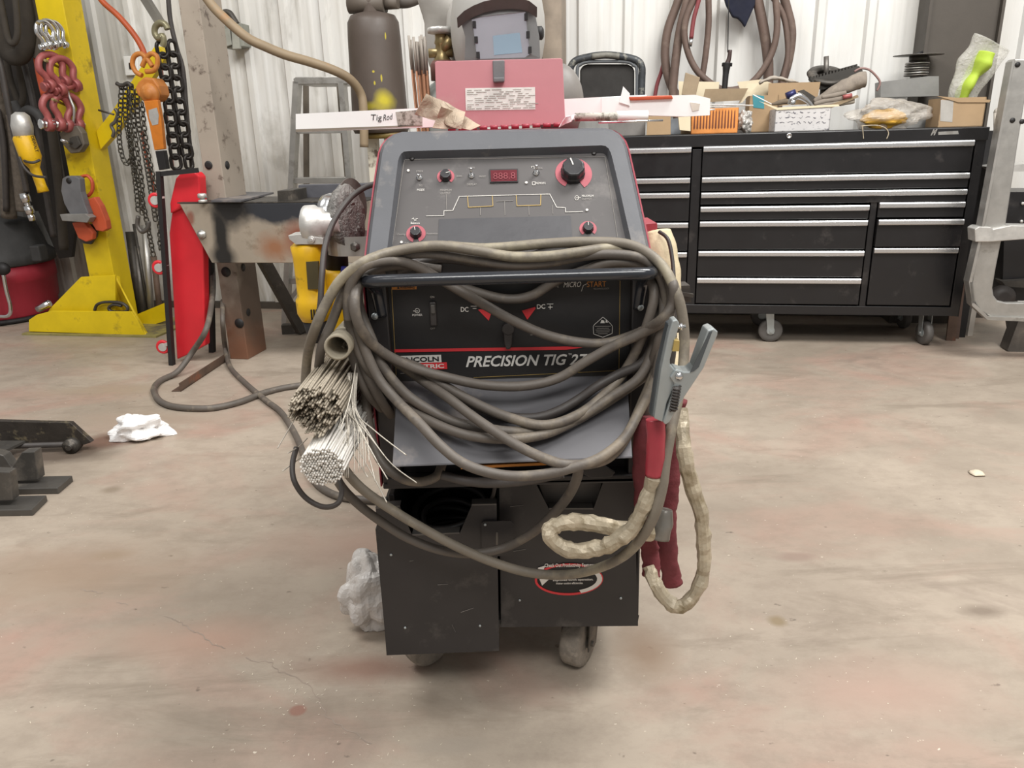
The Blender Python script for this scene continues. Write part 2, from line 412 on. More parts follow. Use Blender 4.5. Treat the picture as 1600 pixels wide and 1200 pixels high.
for i in range(len(prof)-1): fs.append((2*i, 2*i+2, 2*i+3, 2*i+1))
wm.add(vs, fs); wm.box(-4.2, 7.5, .02, .08, 0, 3.4)
Thing('wall_back', '', '', kind='structure').done(wm, wall_mat())
bb = MB(MW); bb.box(-4.2, 7.5, -.03, 0.03, 0, .05)
Thing('baseboard_back', '', '', kind='structure').done(bb, mat('base_dark', '#4a433b', .8))
# ------------------------------------------------------------------ welding machine
PC = Plane((0, 1.385, .985), (1, 0, 0), (0, .17, .22))      # sloping control panel
PN = vp(1.418)                                              # name plate
class R:   # crop-to-pixel readers
    def __init__(s, ox, oy, k): s.a = (ox, oy, k)
    def __call__(s, x, y): return (s.a[0]+x/s.a[2], s.a[1]+y/s.a[2])
c1 = R(570, 180, 3.478); c2 = R(540, 380, 5.4545); c3 = R(800, 380, 5.4545); c5 = R(560, 0, 4.706); c6 = R(520, 720, 3.333); c4 = R(780, 720, 3.333)
W = Thing('welding_machine', 'red and black wheeled welding power source with sloping grey control panel', 'welding machine')
outer = [(570, 418), (578, 350), (586, 290), (594, 237), (598, 226), (605, 217), (615, 210), (628, 206), (700, 204.5), (790, 202.5), (870, 201), (944, 200), (957, 203), (967, 209), (975, 219), (980, 232), (991, 280), (1003, 335), (1019, 410)]
inner = [(602, 410), (610, 350), (616, 300), (622, 251), (624, 245), (627, 240), (631, 237), (638, 236), (700, 234.5), (790, 232), (870, 229.5), (940, 227), (946, 228), (951, 232), (954, 238), (956, 244), (967, 290), (978, 340), (993, 405)]
bz = MB(); A0 = [PC.hit(*p, -.004) for p in outer]; A1 = [PC.hit(*p, .004) for p in outer]; n = len(outer)
def toward(a, b, d): return a + (b-a).normalized()*d
B0 = [PC.hit(*p, .004) for p in inner]
A1 = [toward(a, b, .005) for a, b in zip(A1, B0)]
B1 = [toward(b, a, -.006) - PC.N*.018 for a, b in zip(A1, B0)]
for ra, rb in ((A0, A1), (A1, B0), (B0, B1)):
    bz.add(list(ra)+list(rb), [(i, i+1, n+i+1, n+i) for i in range(n-1)], False)
A2 = [a - PC.N*.03 for a in A0]
bz.add(A2+A0, [(i, i+1, n+i+1, n+i) for i in range(n-1)])
W.part('bezel', bz, bezel)
pp = MB(); cen = sum(B1, V())/n
pp.prism([cen + (b-cen)*1.004 + PC.N*.0015 for b in B1], -PC.N*.006)
cp = W.part('control_panel', pp, panelm)
# red housing: follows the bezel outline, runs back to the rear
hs = MB(); top = []
cx = PC.O
for a in A0:
    d = a - cen; q = a + (V((d.x, 0, d.z)).normalized())*.004 - PC.N*.006
    top.append(q)
L0 = [V((-.268, 1.405, .535)), V((-.268, 1.40, .96))]; R1 = [V((.268, 1.40, .96)), V((.268, 1.405, .535))]
line = L0 + top + R1; k = len(line)
back = [V((p.x, 2.08, p.z)) for p in line]
hs.add(line+back, [(i, i+1, k+i+1, k+i) for i in range(k-1)])
hs.add(back, [list(range(k))])
W.part('housing', hs, redp, solid=.003)
# inner black carcass
bk = MB(); bk.box(-.258, .258, 1.44, 2.07, .545, .97); bk.box(-.262, .262, 1.385, 1.45, .962, .985)
for s in (-1, 1): bk.box(min(s*.262, s*.226), max(s*.262, s*.226), 1.395, 1.45, .535, .97)
bk.box(-.262, .262, 1.39, 1.46, .535, .547)
W.part('chassis', bk, black, bevel=.003)
npm = MB(); npm.box(-.228, .228, 1.419, 1.441, .75, .963)
plate = W.part('name_panel', npm, blackm)
class MG:
    def __init__(s): s.l = []
    def new(s): s.l.append(MB()); return s.l[-1]
    def box(s, *a): pass
def W_parts(name, mg, m_, par=None):
    for b in mg.l: W.part(name, b, m_, par)
def T(mb, P, body, a, b, h, **k):
    """text between two pixels on plane P"""
    mb = mb.new() if isinstance(mb, MG) else mb
    A = P.hit(*a, .0006); B = P.hit(*b, .0006); H = (P.hit(a[0], a[1]-h, .0006)-A).length
    mb.text(body, A, B, H, P.N, **k)
def quad(mb, P, pts, off=.0008, th=.0006):
    mb = mb.new() if isinstance(mb, MG) else mb
    mb.prism([P.hit(*p, off) for p in pts], -P.N*th)
def lineq(mb, P, pts, w=1, off=.0008):
    mb = mb.new() if isinstance(mb, MG) else mb
    for a, b in zip(pts[:-1], pts[1:]):
        A = P.hit(*a, off); B = P.hit(*b, off); d = (B-A).normalized(); s = d.cross(P.N)*w*.0011/2
        e = d*w*.0005
        mb.prism([A-s-e, B-s+e, B+s+e, A+s-e], -P.N*.0005)
def disc(P, c, r, off, th, mb, seg=24):
    mb = mb.new() if isinstance(mb, MG) else mb
    C = P.hit(*c, off); mb.lathe([(r, 0), (r, th)], C, P.N, seg, False)
wi = MG(); gi = MG(); oi = MG(); ri = MG(); wbk = MG(); rb = MG(); kk = MG()
T(wi, PN, 'PRECISION TIG', (728, 573), (886, 569.5), 16.5, shear=.3, bold=.022)
T(wi, PN, '275', (890, 569.5), (927, 568.5), 16, shear=.3, bold=.022); T(wi, PN, 'TM', (888, 555), (893, 555), 3)
quad(wbk, PN, [(619, 556.5), (689, 554.5), (690, 566), (620, 568)]); quad(rb, PN, [(626, 568), (698, 566), (699, 576.5), (627, 578.5)])
T(kk, PN, 'LINCOLN', (624, 565.6), (686, 564), 7.2, bold=.03); kk_=kk
T(wi, PN, 'ELECTRIC', (632, 576.2), (694, 574.6), 6.3, bold=.03)
quad(ri, PN, [(616, 546), (885, 541.5), (911, 543), (885, 546.5), (616, 550.5)])
T(wi, PN, 'DC', (720, 487), (732, 487), 7.5, bold=.02); T(wi, PN, 'DC', (839, 482.5), (852, 482), 7, bold=.02)
for a, b, y in ((736, 746, 478.5), (739, 744, 482)): lineq(wi, PN, [(a, y), (b, y)], 1)
for a, b, y in ((855, 864, 475), (857, 863, 480)): lineq(wi, PN, [(a, y), (b, y)], 1)
lineq(wi, PN, [(859.5, 477), (859.5, 483)], 1)
for q in ([(747, 484), (750, 483), (768.5, 486.5), (763.5, 501)], [(815.5, 485.5), (836, 479.5), (837, 482), (824, 499.5)], [(786, 465), (791, 464), (792, 470), (787, 470.5)]): quad(ri, PN, q)
T(wi, PN, 'POWER', (644.5, 494), (660, 493.5), 3.2); T(wi, PN, 'ON', (672.5, 465.5), (678.5, 465.3), 3.2); T(gi, PN, 'OFF', (672.5, 514.5), (680, 514.3), 2.6)
lineq(wi, PN, [(652+3.6*cos(-2.6+i*.4), 485.5+3.4*sin(-2.6+i*.4)) for i in range(14)], .8)
lineq(wi, PN, [(646, 486), (653, 486)], .8)
quad(oi, PN, [(612, 446), (651, 445.3), (651, 452), (612, 452.7)]); T(kk, PN, 'WARNING', (625, 451.2), (648, 450.8), 3.8, bold=.02)
quad(kk, PN, [(620.5, 451.2), (624.5, 451.1), (622.5, 447.4)], .0014)
lineq(tan_ := MG(), PN, [(612, 452), (619, 586)], .8)
lineq(tan_, PN, [(969, 431), (967, 579)], .8); lineq(tan_, PN, [(860, 435.5), (970, 432.5)], .8); lineq(tan_, PN, [(740, 590), (965, 579)], .6)
T(wi, PN, 'MICRO', (880.5, 449), (908, 448), 8.2, shear=.3); T(oi, PN, 'START', (917, 448.5), (947, 447.5), 8.5)
T(gi, PN, 'featuring', (855, 449), (873, 448.5), 3.4); T(gi, PN, 'TECHNOLOGY', (927, 452.6), (952, 452), 2.6)
lineq(wi, PN, [(908.5, 455), (911.5, 446), (917, 443.5)], .8)
lineq(wi, PN, [(927, 510), (929, 507), (936, 501), (942, 495.5), (949, 501), (955, 507), (957, 510), (956.5, 521), (942, 527), (927.5, 522), (927, 510)], .8)
for i, (a, b) in enumerate(((930, 954), (933, 951), (931, 953), (932, 952), (935, 949))): lineq(gi, PN, [(a, 510+i*2.9), (b, 509.8+i*2.9)], 1)
quad(wi, PN, [(938, 505), (945, 505), (944, 501), (940, 500)]); quad(wi, PN, [(946, 504), (950, 504), (947, 499)])
for y in (520, 523.4): lineq(gi, PN, [(829, y), (842, y-.2)], .9)
lineq(gi, PN, [(626, 583.6), (640, 583)], .9)
W_parts('white_lettering', wi, whitei, plate); W_parts('grey_lettering', gi, greyi, plate); W_parts('red_mark', ri, redi, plate)
W_parts('orange_mark', oi, orangei, plate); W_parts('logo_field', wbk, whitei, plate); W_parts('logo_field', rb, redi, plate); W_parts('border_line', tan_, tani, plate)
for b in kk.l: b.v = [p + PN.N*.0006 for p in b.v]
W_parts('black_lettering', kk, blacki, plate)
sw = MB(); a = PN.hit(677, 489); sw.box(a.x-.0062, a.x+.0062, 1.412, 1.42, a.z-.024, a.z+.022); W.part('power_switch', sw, mat('switch_black', '#3a3635', .35), plate, bevel=.002)
sr = MB(); a = PN.hit(677, 481); sr.box(a.x-.0045, a.x+.0045, 1.407, 1.414, a.z-.009, a.z+.008)
W.part('switch_rocker', sr, mat('rocker_grey', '#4c4946', .4), plate, bevel=.002)
lv = MB(); a = PN.hit(794, 512); lv.cyl(a, a+V((0, -.014, 0)), .012); lv.prism([PN.hit(x, y, .013) for x, y in ((786, 512), (802, 512), (800, 538), (797, 546), (791, 546), (788, 538))], V((0, .006, 0))); 
W.part('polarity_lever', lv, mat('lever_black', '#332f2e', .4), plate, bevel=.002)
# control panel furniture: PF is the recessed face
PF = Plane(PC.O - PC.N*.0122, PC.X, PC.Y)
wi = MG(); gi = MG(); ti = MG(); di = MG(); led = MG()
lineq(wi, PF, [c1(*p) for p in ((335, 547), (430, 545), (430, 519), (478, 518), (513, 441), (1005, 428), (1043, 500), (1090, 502), (1091, 526), (1185, 523))], 1)
lineq(ti, PF, [c1(*p) for p in ((558, 440), (563, 500), (696, 493), (693, 436))], 1.3); lineq(ti, PF, [c1(*p) for p in ((823, 433), (827, 492), (955, 488), (957, 430))], 1.3)
for a, b in (((628, 503), (628, 541)), ((760, 465), (762, 541)), ((890, 490), (893, 541)), ((443, 430), (445, 515)), ((715, 467), (805, 464)), ((1020, 490), (1022, 535))): lineq(gi, PF, [c1(*a), c1(*b)], .6)
lineq(gi, PF, [c1(*p) for p in ((150, 700), (215, 242), (1305, 225), (1378, 690))], .6)
for s, a, b, y, h in (('STICK', 280, 318, 310, 10), ('TIG', 293, 312, 388, 10), ('MODE', 284, 324, 412, 12), ('MINIMUM', 410, 471, 414, 12), ('OUTPUT', 412, 466, 430, 12), ('DISPLAY', 556, 609, 382, 11), ('AMPS', 498, 528, 336, 8), ('PRESET', 622, 658, 338, 9), ('VOLTS', 562, 597, 290, 8), ('LOCAL', 935, 967, 292, 9), ('REMOTE', 931, 983, 375, 10), ('MAXIMUM', 1180, 1243, 445, 12), ('OUTPUT', 1180, 1233, 460, 10), ('Balance', 250, 298, 592, 11), ('Cleaning', 176, 220, 652, 9), ('Penetration', 336, 396, 648, 9), ('Auto', 216, 240, 697, 9)):
    T(wi if s in ('MAXIMUM', 'REMOTE', 'Balance', 'MODE') else gi, PF, s, c1(a, y), c1(b, y-(b-a)*.01), h/3.478)
lineq(wi, PF, [c1(*p) for p in ((256, 565), (264, 558), (270, 572), (278, 572), (278, 562), (288, 562))], .7); lineq(wi, PF, [c1(*p) for p in ((910, 362), (926, 361), (926, 378), (911, 379), (910, 362))], .8)
lineq(wi, PF, [c1(*p) for p in ((906, 285), (906, 278), (920, 277), (921, 290))], .7)
lineq(wi, PF, [c1(1152+10*cos(i*.5), 449+12*sin(i*.5)) for i in range(13)], .8)
lineq(wi, PF, [c1(1150, 449), c1(1172, 448)], .8)
for x, y in ((237, 303), (878, 368), (1207, 517), (200, 692)): disc(PF, c1(x, y), .0026, 0, .002, led, 12)
quad(di, PF, [c1(403, 564), c1(1118, 546), c1(1130, 700), c1(396, 715)], .0008)
W_parts('white_lettering', wi, whitei, cp); W_parts('grey_lettering', gi, greyi, cp); W_parts('pulse_line', ti, tani, cp); W_parts('dark_label', di, screenm, cp); W_parts('indicator_lamp', led, whitei, cp)
dp = MB(); quad(dp, PF, [c1(676, 293), c1(832, 290), c1(834, 362), c1(680, 366)], .0022, .0025); w0 = W.part('display_frame', dp, blackm, cp)
dp = MB(); quad(dp, PF, [c1(683, 299), c1(826, 296), c1(828, 356), c1(686, 360)], .0028, .0012); W.part('display_window', dp, display, w0)
dg = MB(); T(dg, Plane(PF.O+PF.N*.003, PF.X, PF.Y), '888.8', c1(698, 348), c1(818, 345), 10); W.part('display_digits', dg, mat('dim_digit', '#7d3038', .4, bump=0), w0)
def knob(c, r, ring, big=False, ang=(0, 2*pi), notch=(0, 1)):
    C = PF.hit(*c); rg = MB(); vs = []; fs = []; N = 28
    for i in range(N+1):
        a = ang[0]+(ang[1]-ang[0])*i/N; d = PF.X*cos(a)+PF.Y*sin(a); ro = ring*(1 if not big else .93+.16*i/N)
        vs += [C+d*r*.9+PF.N*.0008, C+d*ro+PF.N*.0008]
    rg.add(vs, [(2*i, 2*i+1, 2*i+3, 2*i+2) for i in range(N)]); 
    W.part('knob_ring', rg, knobred, cp)
    kb = MB(); prof = []; h = r*1.0
    seg = 24; vs = []; lv = [(1.0, 0), (1.0, .35), (.93, .42), (.9, .95), (.8, 1.05), (0, 1.05)]
    for q, hh in lv:
        for j in range(seg):
            a = 2*pi*j/seg; rr = r*q*(1-.05*(j % 3 == 0)); vs.append(C + (PF.X*cos(a)+PF.Y*sin(a))*rr + PF.N*h*hh)
    kb.add(vs, [(i*seg+j, i*seg+(j+1) % seg, (i+1)*seg+(j+1) % seg, (i+1)*seg+j) for i in range(len(lv)-1) for j in range(seg)])
    kp = W.part('knob', kb, mat('knob_black', '#2e2d2f', .28) if big else KN, cp, bevel=.0006)
    d = (PF.X*notch[0]+PF.Y*notch[1]).normalized(); s = d.cross(PF.N)*r*.05; t = C+PF.N*(h*1.06+.0004)
    ln = MB(); ln.prism([t+d*r*.1-s, t+d*r*.75-s, t+d*r*.75+s, t+d*r*.1+s], PF.N*.0005); W.part('pointer_line', ln, whitei, kp)
KN = mat('knob_small', '#343335', .3)
knob(c1(440, 335), .0115, .0165, ang=(-.9, 4.0), notch=(1, .25)); knob(c1(1130, 318), .0235, .0345, True, ang=(4.2, -1.0), notch=(-.3, 1)); knob(c1(278, 645), .011, .018, ang=(-1.2, 4.4), notch=(-.2, 1)); knob(c1(1213, 618), .0105, .016, ang=(-.8, 4.0), notch=(0, 1))
for x, y in ((297, 340), (580, 330), (932, 315)):
    C = PF.hit(*c1(x, y)); tg = MB(); tg.lathe([(.0062, 0), (.0062, .002), (.004, .002), (.004, .006)], C, PF.N, 12)
    up = -1 if x == 297 else .6; tg.cyl(C+PF.N*.005, C+PF.N*.017+PF.Y*.006*up, .0018, .0027, 10); tg.ball(C+PF.N*.017+PF.Y*.006*up, .0028, 10, 6)
    W.part('toggle_switch', tg, chrome, cp)
for x, y in ((257, 237), (1245, 207)):
    C = PF.hit(*c1(x, y)); s = MB(); s.lathe([(.0048, 0), (.0048, .002), (.003, .003), (0, .003)], C, PF.N, 14); s.box(0, 0, 0, 0, 0, 0); W.part('panel_screw', s, mat('screw_black', '#2b2827', .35), cp)
# handle
hd = MB(); P = [V((-.238, 1.40, .885)), V((-.244, 1.392, .935)), V((-.249, 1.35, .961)), V((-.242, 1.318, .965)), V((-.2, 1.312, .9665)), V((0, 1.312, .9665)), V((.2, 1.312, .9665)), V((.242, 1.318, .965)), V((.249, 1.35, .961)), V((.244, 1.392, .935)), V((.238, 1.40, .885))]
hd.tube(P, .0111, 14, 6); W.part('handle', hd, mat('gloss_black_handle', '#26282d', .22, 0, .1, 20, .05, coat=.3), bevel=0)
for x, y in ((586, 494), (1000, 480), (999, 573)):
    C = vp(1.394).hit(x, y); s = MB(); s.lathe([(.0068, 0), (.0068, .003), (.005, .0055), (0, .0062)], C, (0, -1, 0), 12); W.part('bolt', s, zinc)
# hinged steel cover plate
t0, t1 = V((-.222, 1.415, .752)), V((.222, 1.415, .752)); b0 = at(613, 727, 1.262); b1 = at(988, 713, 1.262)
cvr = MB(); cvr.prism([t0, t1, b1, b0], V((0, -.0015, -.003))); W.part('terminal_cover', cvr, sheet, label='bare grey steel flap under the name panel', bevel=.0008)
og = MB(); og.prism([at(720, 729, 1.275), at(870, 722, 1.275), at(870, 726, 1.275), at(720, 733, 1.275)], V((0, .01, -.001))); W.part('orange_edge_strip', og, orangei)
# lower front rail with grab cut-outs
rl = MB(); z0, z1 = .522, .60
rl.prism([at(*q, 1.39) for q in ((605, 748), (990, 742), (990, 753), (605, 759))], V((0, .02, 0)))
rl.prism([at(*q, 1.38) for q in ((905, 722), (940, 724), (962, 738), (955, 746), (925, 748), (912, 742))], V((0, .004, 0)))
W.part('front_rail', rl, black, bevel=.002)
# undercarriage
uc = MB(); uc.box(-.262, .262, 1.44, 2.35, .17, .19); uc.box(-.262, -.25, 1.44, 2.08, .19, .50); uc.box(.25, .262, 1.44, 2.08, .19, .50); uc.box(-.262, .262, 2.07, 2.08, .19, .5)
uc.box(-.02, -.012, 1.45, 2.05, .19, .5); uc.box(-.25, .25, 1.75, 1.76, .19, .5)
UC = W.part('undercarriage', uc, black, bevel=.002)
lb = MB(); lbp = [(587, 795), (625, 792), (644, 837), (718, 834), (737, 790), (776, 789), (780, 1017), (604, 1024)]
lb.prism([at(*q, 1.40) for q in lbp], V((0, .004, 0)))
a = at(604, 1024, 1.40); b = at(780, 1017, 1.40); lb.box(a.x, a.x+.004, 1.404, 1.62, a.z, .44); lb.box(b.x-.004, b.x, 1.404, 1.62, a.z, .44); lb.box(a.x, b.x, 1.404, 1.62, a.z, a.z+.004)
LB = W.part('left_box', lb, black)
fl_ = MG()
for q in ([(587, 795), (625, 792)], [(644, 837), (718, 834)], [(737, 790), (776, 789)]):
    A = at(*q[0], 1.40); B = at(*q[1], 1.40); fl_.new().prism([A, B, B+V((0, .022, .001)), A+V((0, .022, .001))], V((0, 0, .003)))
W_parts('box_flange', fl_, mat('worn_edge', '#5c5956', .4, .3), LB)
P_ = lambda pts, D: [at(*q, D) for q in pts]
rx = MB(); rbp = [(780, 757), (837, 755), (858, 796), (927, 796), (943, 752), (991, 753), (997, 978), (783, 980)]
rx.prism([at(*q, 1.43) for q in rbp], V((0, .004, 0)))
a = at(783, 980, 1.43); b = at(997, 978, 1.43); rx.box(b.x-.004, b.x, 1.434, 1.6, a.z, .5); rx.box(a.x, b.x, 1.434, 1.6, a.z, a.z+.004); rx.box(a.x, b.x, 1.50, 1.504, a.z, .50)
RB = W.part('right_box', rx, black)
ip = MB(); ip.prism(P_([(842, 757), (940, 754), (928, 797), (858, 799)], 1.475), V((0, .003, 0))); W.part('inner_panel', ip, mat('dusty_grey_panel', '#6e6964', .6, 0, .1, 5, .03), RB)
fl_ = MG()
for q in ([(780, 757), (837, 755)], [(858, 796), (927, 796)], [(943, 752), (991, 753)]):
    A = at(*q[0], 1.43); B = at(*q[1], 1.43); fl_.new().prism([A, B, B+V((0, .022, .001)), A+V((0, .022, .001))], V((0, 0, .003)))
W_parts('box_flange', fl_, bpy.data.materials['worn_edge'], RB)
lt = MB(); lt.prism([at(*q, 1.392) for q in ((752, 818), (756, 815), (799, 814), (803, 818), (802, 868), (753, 870))], V((0, .003, 0))); LT = W.part('hinge_plate', lt, black, LB)
lt = MB(); lt.prism([at(*q, 1.3915) for q in ((775, 832), (778, 832), (778, 866), (775, 866))], V((0, .001, 0))); W.part('worn_slot', lt, steel, LB)
rv = MG()
for x, y in ((611, 867), (633, 981), (750, 978)): rv.new().ball(at(x, y, 1.399), (.003, .002, .003), 10, 6)
rv.new().ball(at(758, 820, 1.391), (.003, .002, .003), 10, 6); W_parts('rivet', rv, zinc, LB)
rv = MG()
for x, y in ((812, 938), (970, 935)): rv.new().ball(at(x, y, 1.429), (.003, .002, .003), 10, 6)
W_parts('rivet', rv, zinc, RB)
# oval sticker on the right box
PS = vp(1.429); st = MB(); n = 40
E = lambda k, rx_, ry_: PS.hit(889+rx_*cos(k), 905-ry_*sin(k)+ -.02*rx_*cos(k), .0006)
st.prism([E(2*pi*i/n, 49, 21) for i in range(n)], -PS.N*.0005); ST = W.part('sticker', st, blacki, RB)
sr = MB(); vs = []
for i in range(n+1):
    a = 2*pi*i/n; th = 3.5
    vs += [E(a, 50, 21.5)+PS.N*.0006, E(a, 50+th, 21.5+th)+PS.N*.0006]
sr.add(vs, [(2*i, 2*i+1, 2*i+3, 2*i+2) for i in range(n)]); W.part('sticker_ring', sr, redi, ST)
sw = MG()
for q in ([(841, 887), (852, 884), (847, 896), (839, 896)], [(843, 905), (858, 905), (847, 915)]): quad(sw, PS, q, .0016)
vs = []
for i in range(9):
    a = -1.2+1.7*i/8; vs += [E(a, 44, 18)+PS.N*.0012, E(a, 52, 23)+PS.N*.0014]
sw.new().add(vs, [(2*i, 2*i+1, 2*i+3, 2*i+2) for i in range(8)])
T(sw, Plane(PS.O+PS.N*.001, PS.X, PS.Y), 'Check Out Productivity Features', (851, 886), (929, 885), 5.5, bold=.02)
T(sw, Plane(PS.O+PS.N*.001, PS.X, PS.Y), 'Improved torch operation.', (864, 908), (927, 906.5), 3.2, bold=.02)
T(sw, Plane(PS.O+PS.N*.001, PS.X, PS.Y), 'Higher cooling efficiencies.', (869, 913), (911, 912), 3, bold=.02)
W_parts('sticker_lettering', sw, whitei, ST)
# scuffs on the boxes
sc = MG()
for a, b in (((797, 792), (818, 789)), ((800, 862), (822, 858)), ((684, 914), (700, 913)), ((720, 957), (740, 950)), ((706, 976), (712, 988)), ((640, 877), (646, 876))):
    A = at(*a, 1.3985 if a[0] < 780 else 1.4285); B = at(*b, A.y); w = V((0, 0, .0004)); sc.new().prism([A-w, B-w*.4, B+w*.4, A+w], V((0, .0006, 0)))
W_parts('scratch', sc, greyi, LB)
def caster(t, mbM, name='caster', r=.0615, w=.042, mat_=wheelm, fork=darksteel, top=.17, par=None, forkpart=True):
    fk = MB(mbM)
    for s in (-1, 1): fk.prism([(s*(w/2+.008), -.02, r-.012), (s*(w/2+.008), .022, r-.012), (s*(w/2+.008), .045, top-.02), (s*(w/2+.008), -.012, top-.02)], (s*.003, 0, 0))
    fk.box(-w/2-.011, w/2+.011, -.012, .05, top-.022, top-.016); fk.cyl((0, .02, top-.018), (0, .02, top), .024, None, 18)
    fk.box(-.042, .042, -.022, .062, top-.004, top); fk.cyl((-w/2-.016, 0, r), (w/2+.016, 0, r), .007, None, 10)
    fp = t.part(name, fk, fork, par)
    wh = MB(mbM); wh.lathe([(r*.55, 0), (r*.6, w*.02), (r*.9, w*.02), (r*.985, w*.14), (r, w*.3), (r, w*.7), (r*.985, w*.86), (r*.9, w*.98), (r*.6, w*.98), (r*.55, w)], (-w/2, 0, r), (1, 0, 0), 32)
    wp_ = t.part('wheel', wh, mat_, fp)
    hb = MB(mbM); hb.lathe([(r*.22, -.004), (r*.22, 0), (r*.4, .004), (r*.62, .001), (r*.62, w-.001), (r*.4, w-.004), (r*.22, w), (r*.22, w+.004)], (-w/2, 0, r), (1, 0, 0), 24)
    t.part('hub', hb, fork, fp)
    return fp
p = fl(668, 1052); caster(W, Matrix.Translation((p.x, p.y+.045, 0)) @ Matrix.Rotation(radians(-48), 4, 'Z'), par=UC)
p = fl(906, 1050); caster(W, Matrix.Translation((p.x, p.y+.04, 0)) @ Matrix.Rotation(radians(-30), 4, 'Z'), w=.05, par=UC)
for x in (-.2, .2): caster(W, Matrix.Translation((x, 2.2, 0)), par=UC)
# lid standing open on top
PL = Plane((0, 1.665, 1.205), (1, 0, 0), (0, .12, 1))
ld = MB(); lp = [(679.5, 98), (682, 95.6), (876, 91), (879, 93), (883.5, 193.5), (690, 201.5), (683, 198)]
ld.prism([PL.hit(*q) for q in lp], -PL.N*.004); 
LD = W.part('lid', ld, redlid, label='faded pinkish red lid standing open', bevel=.001)
hg = MG()
for i in range(11): hg.new().cyl(PL.hit(700+i*16.5, 202-i*.7, -.002), PL.hit(712+i*16.5, 201.5-i*.7, -.002), .0045, None, 10)
W_parts('hinge_knuckle', hg, redp)
la = MB(); la.prism([PL.hit(*q, .004) for q in ((769.5, 94), (788.5, 93.5), (788.5, 127), (770.5, 128))], -PL.N*.008); la.prism([PL.hit(*q, .012) for q in ((771, 121), (788, 120.5), (788, 127.5), (771, 128.5))], -PL.N*.012)
W.part('latch', la, mat('latch_grey', '#6c6a6c', .5), LD, bevel=.002)
dl = MB(); quad(dl, PL, [(727, 138), (836, 136), (836.5, 171), (728, 172.5)], .0008); DL = W.part('rating_label', dl, mat('foil_label', '#e2dfd9', .35, .2), LD)
dt = MG(); random.seed(3)
for i in range(10):
    y = 141+i*3.2; x = 730; row = dt.new()
    while x < 828:
        w_ = random.uniform(4, 16)
        if random.random() < .8: lineq(row, Plane(PL.O+PL.N*.001, PL.X, PL.Y), [(x, y-(x-730)*.018), (x+w_, y-(x+w_-730)*.018)], random.uniform(.6, 1.2))
        x += w_+random.uniform(2, 6)
W_parts('label_print', dt, mat('label_ink', '#a09b93', .6, bump=0), DL)
# side brackets: rod rests (left), grinder ring (left rear), cylinder rack (rear)
rr = MB(); rr.box(-.35, -.268, 1.55, 2.02, .585, .589); rr.box(-.285, -.268, 1.55, 2.02, .54, .59)
W.part('rod_rest', rr, darksteel)
gr = MB(); C = V((-.365, 1.78, 1.03)); pts = []
for i in range(15):
    a = radians(-150+180*i/14); pts.append(V((C.x+.06*cos(a)*1.0, C.y+.06*sin(a), 0)))
q = at(562, 385, 1.7); zc = q.z
strip = [V((-.275, 1.70, zc)), V((-.33, 1.70, zc)), V((-.375, 1.705, zc)), V((-.4, 1.73, zc)), V((-.405, 1.77, zc)), V((-.39, 1.80, zc)), V((-.33, 1.82, zc)), V((-.275, 1.82, zc))]
ss = catmull(strip, 5); vs = []
for p in ss: vs += [p+V((0, 0, -.021)), p+V((0, 0, .021))]
gr.add(vs, [(2*i, 2*i+2, 2*i+3, 2*i+1) for i in range(len(ss)-1)]); W.part('ring_bracket', gr, alum, solid=.005, label='bent flat-steel ring bracket on the left side')
b = MB(); b.lathe([(.011, 0), (.011, .006), (.006, .006), (.006, .02)], V((-.335, 1.698, zc)), (0, -1, 0), 6); W.part('bracket_bolt', b, steel)
cr = MB(); cr.box(-.2, .2, 2.09, 2.12, .9, .96); cr.box(-.2, .2, 2.12, 2.36, .186, .192); W.part('cylinder_rack', cr, black)
# right side attachments
rs = MB(); rs.prism([at(*q, 1.62) for q in ((1003, 351), (1027, 349), (1027, 361), (1012, 362))], V((0, .12, 0))); W.part('side_tab', rs, redp)
rk = MB(); rk.prism([at(*q, 1.7) for q in ((1060, 447), (1078, 446), (1080, 472), (1060, 474))], V((0, .05, 0))); rk.bar(at(1065, 459, 1.69), at(1083, 462, 1.69), .008, .008); rk.bar(at(1050, 460, 1.75), at(1062, 460, 1.72), .02, .02); rk.bar(V((.26,1.75,.885)), at(1066, 460, 1.75), .02, .02)
W.part('side_bracket', rk, darksteel)
W.done()

# ------------------------------------------------------------------ cables around the machine
def ycab(x, y, layer=0):
    pts = ((340, 1.40), (395, 1.368), (430, 1.366), (470, 1.385), (590, 1.385), (640, 1.335), (727, 1.215), (760, 1.215), (800, 1.27), (860, 1.355), (1200, 1.36))
    Y = pts[-1][1]
    for (a, u), (b, v) in zip(pts[:-1], pts[1:]):
        if y <= b: Y = u + (v-u)*max(0, (y-a))/(b-a); break
    if x < 600: k = min(1, (600-x)/25); Y = Y*(1-k) + 1.33*k
    if x > 1000: k = min(1, (x-1000)/25); Y = Y*(1-k) + 1.33*k
    return Y - layer*.017
def cable(name, pts, r, m_, label, layer=0, group='grey welding cables looped over the machine handle', cat='cable', seg=12):
    P = []
    for q in pts:
        P.append(at(q[0], q[1], q[2] if len(q) > 2 else ycab(q[0], q[1], layer)))
    mb = MB(); mb.tube(P, r, seg, 7)
    return single(name, mb, m_, label, cat, group)
CR = .0091
cable('welding_cable', [(600, 400, 1.39), (565, 420, 1.37), (550, 460, 1.36), (545, 510, 1.35), (554, 565, 1.35), (574, 612, 1.35), (600, 642, 1.41)], CR, rubber, 'cable at the far left of the coil tucked behind the flap edge', 0)
cable('welding_cable', [(1000, 402, 1.39), (1030, 425, 1.375), (1046, 465, 1.36), (1044, 525, 1.355), (1030, 585, 1.35), (1010, 640, 1.36), (988, 690, 1.42)], CR, rubber, 'cable at the right of the coil dropping inward behind the flap corner', 0)
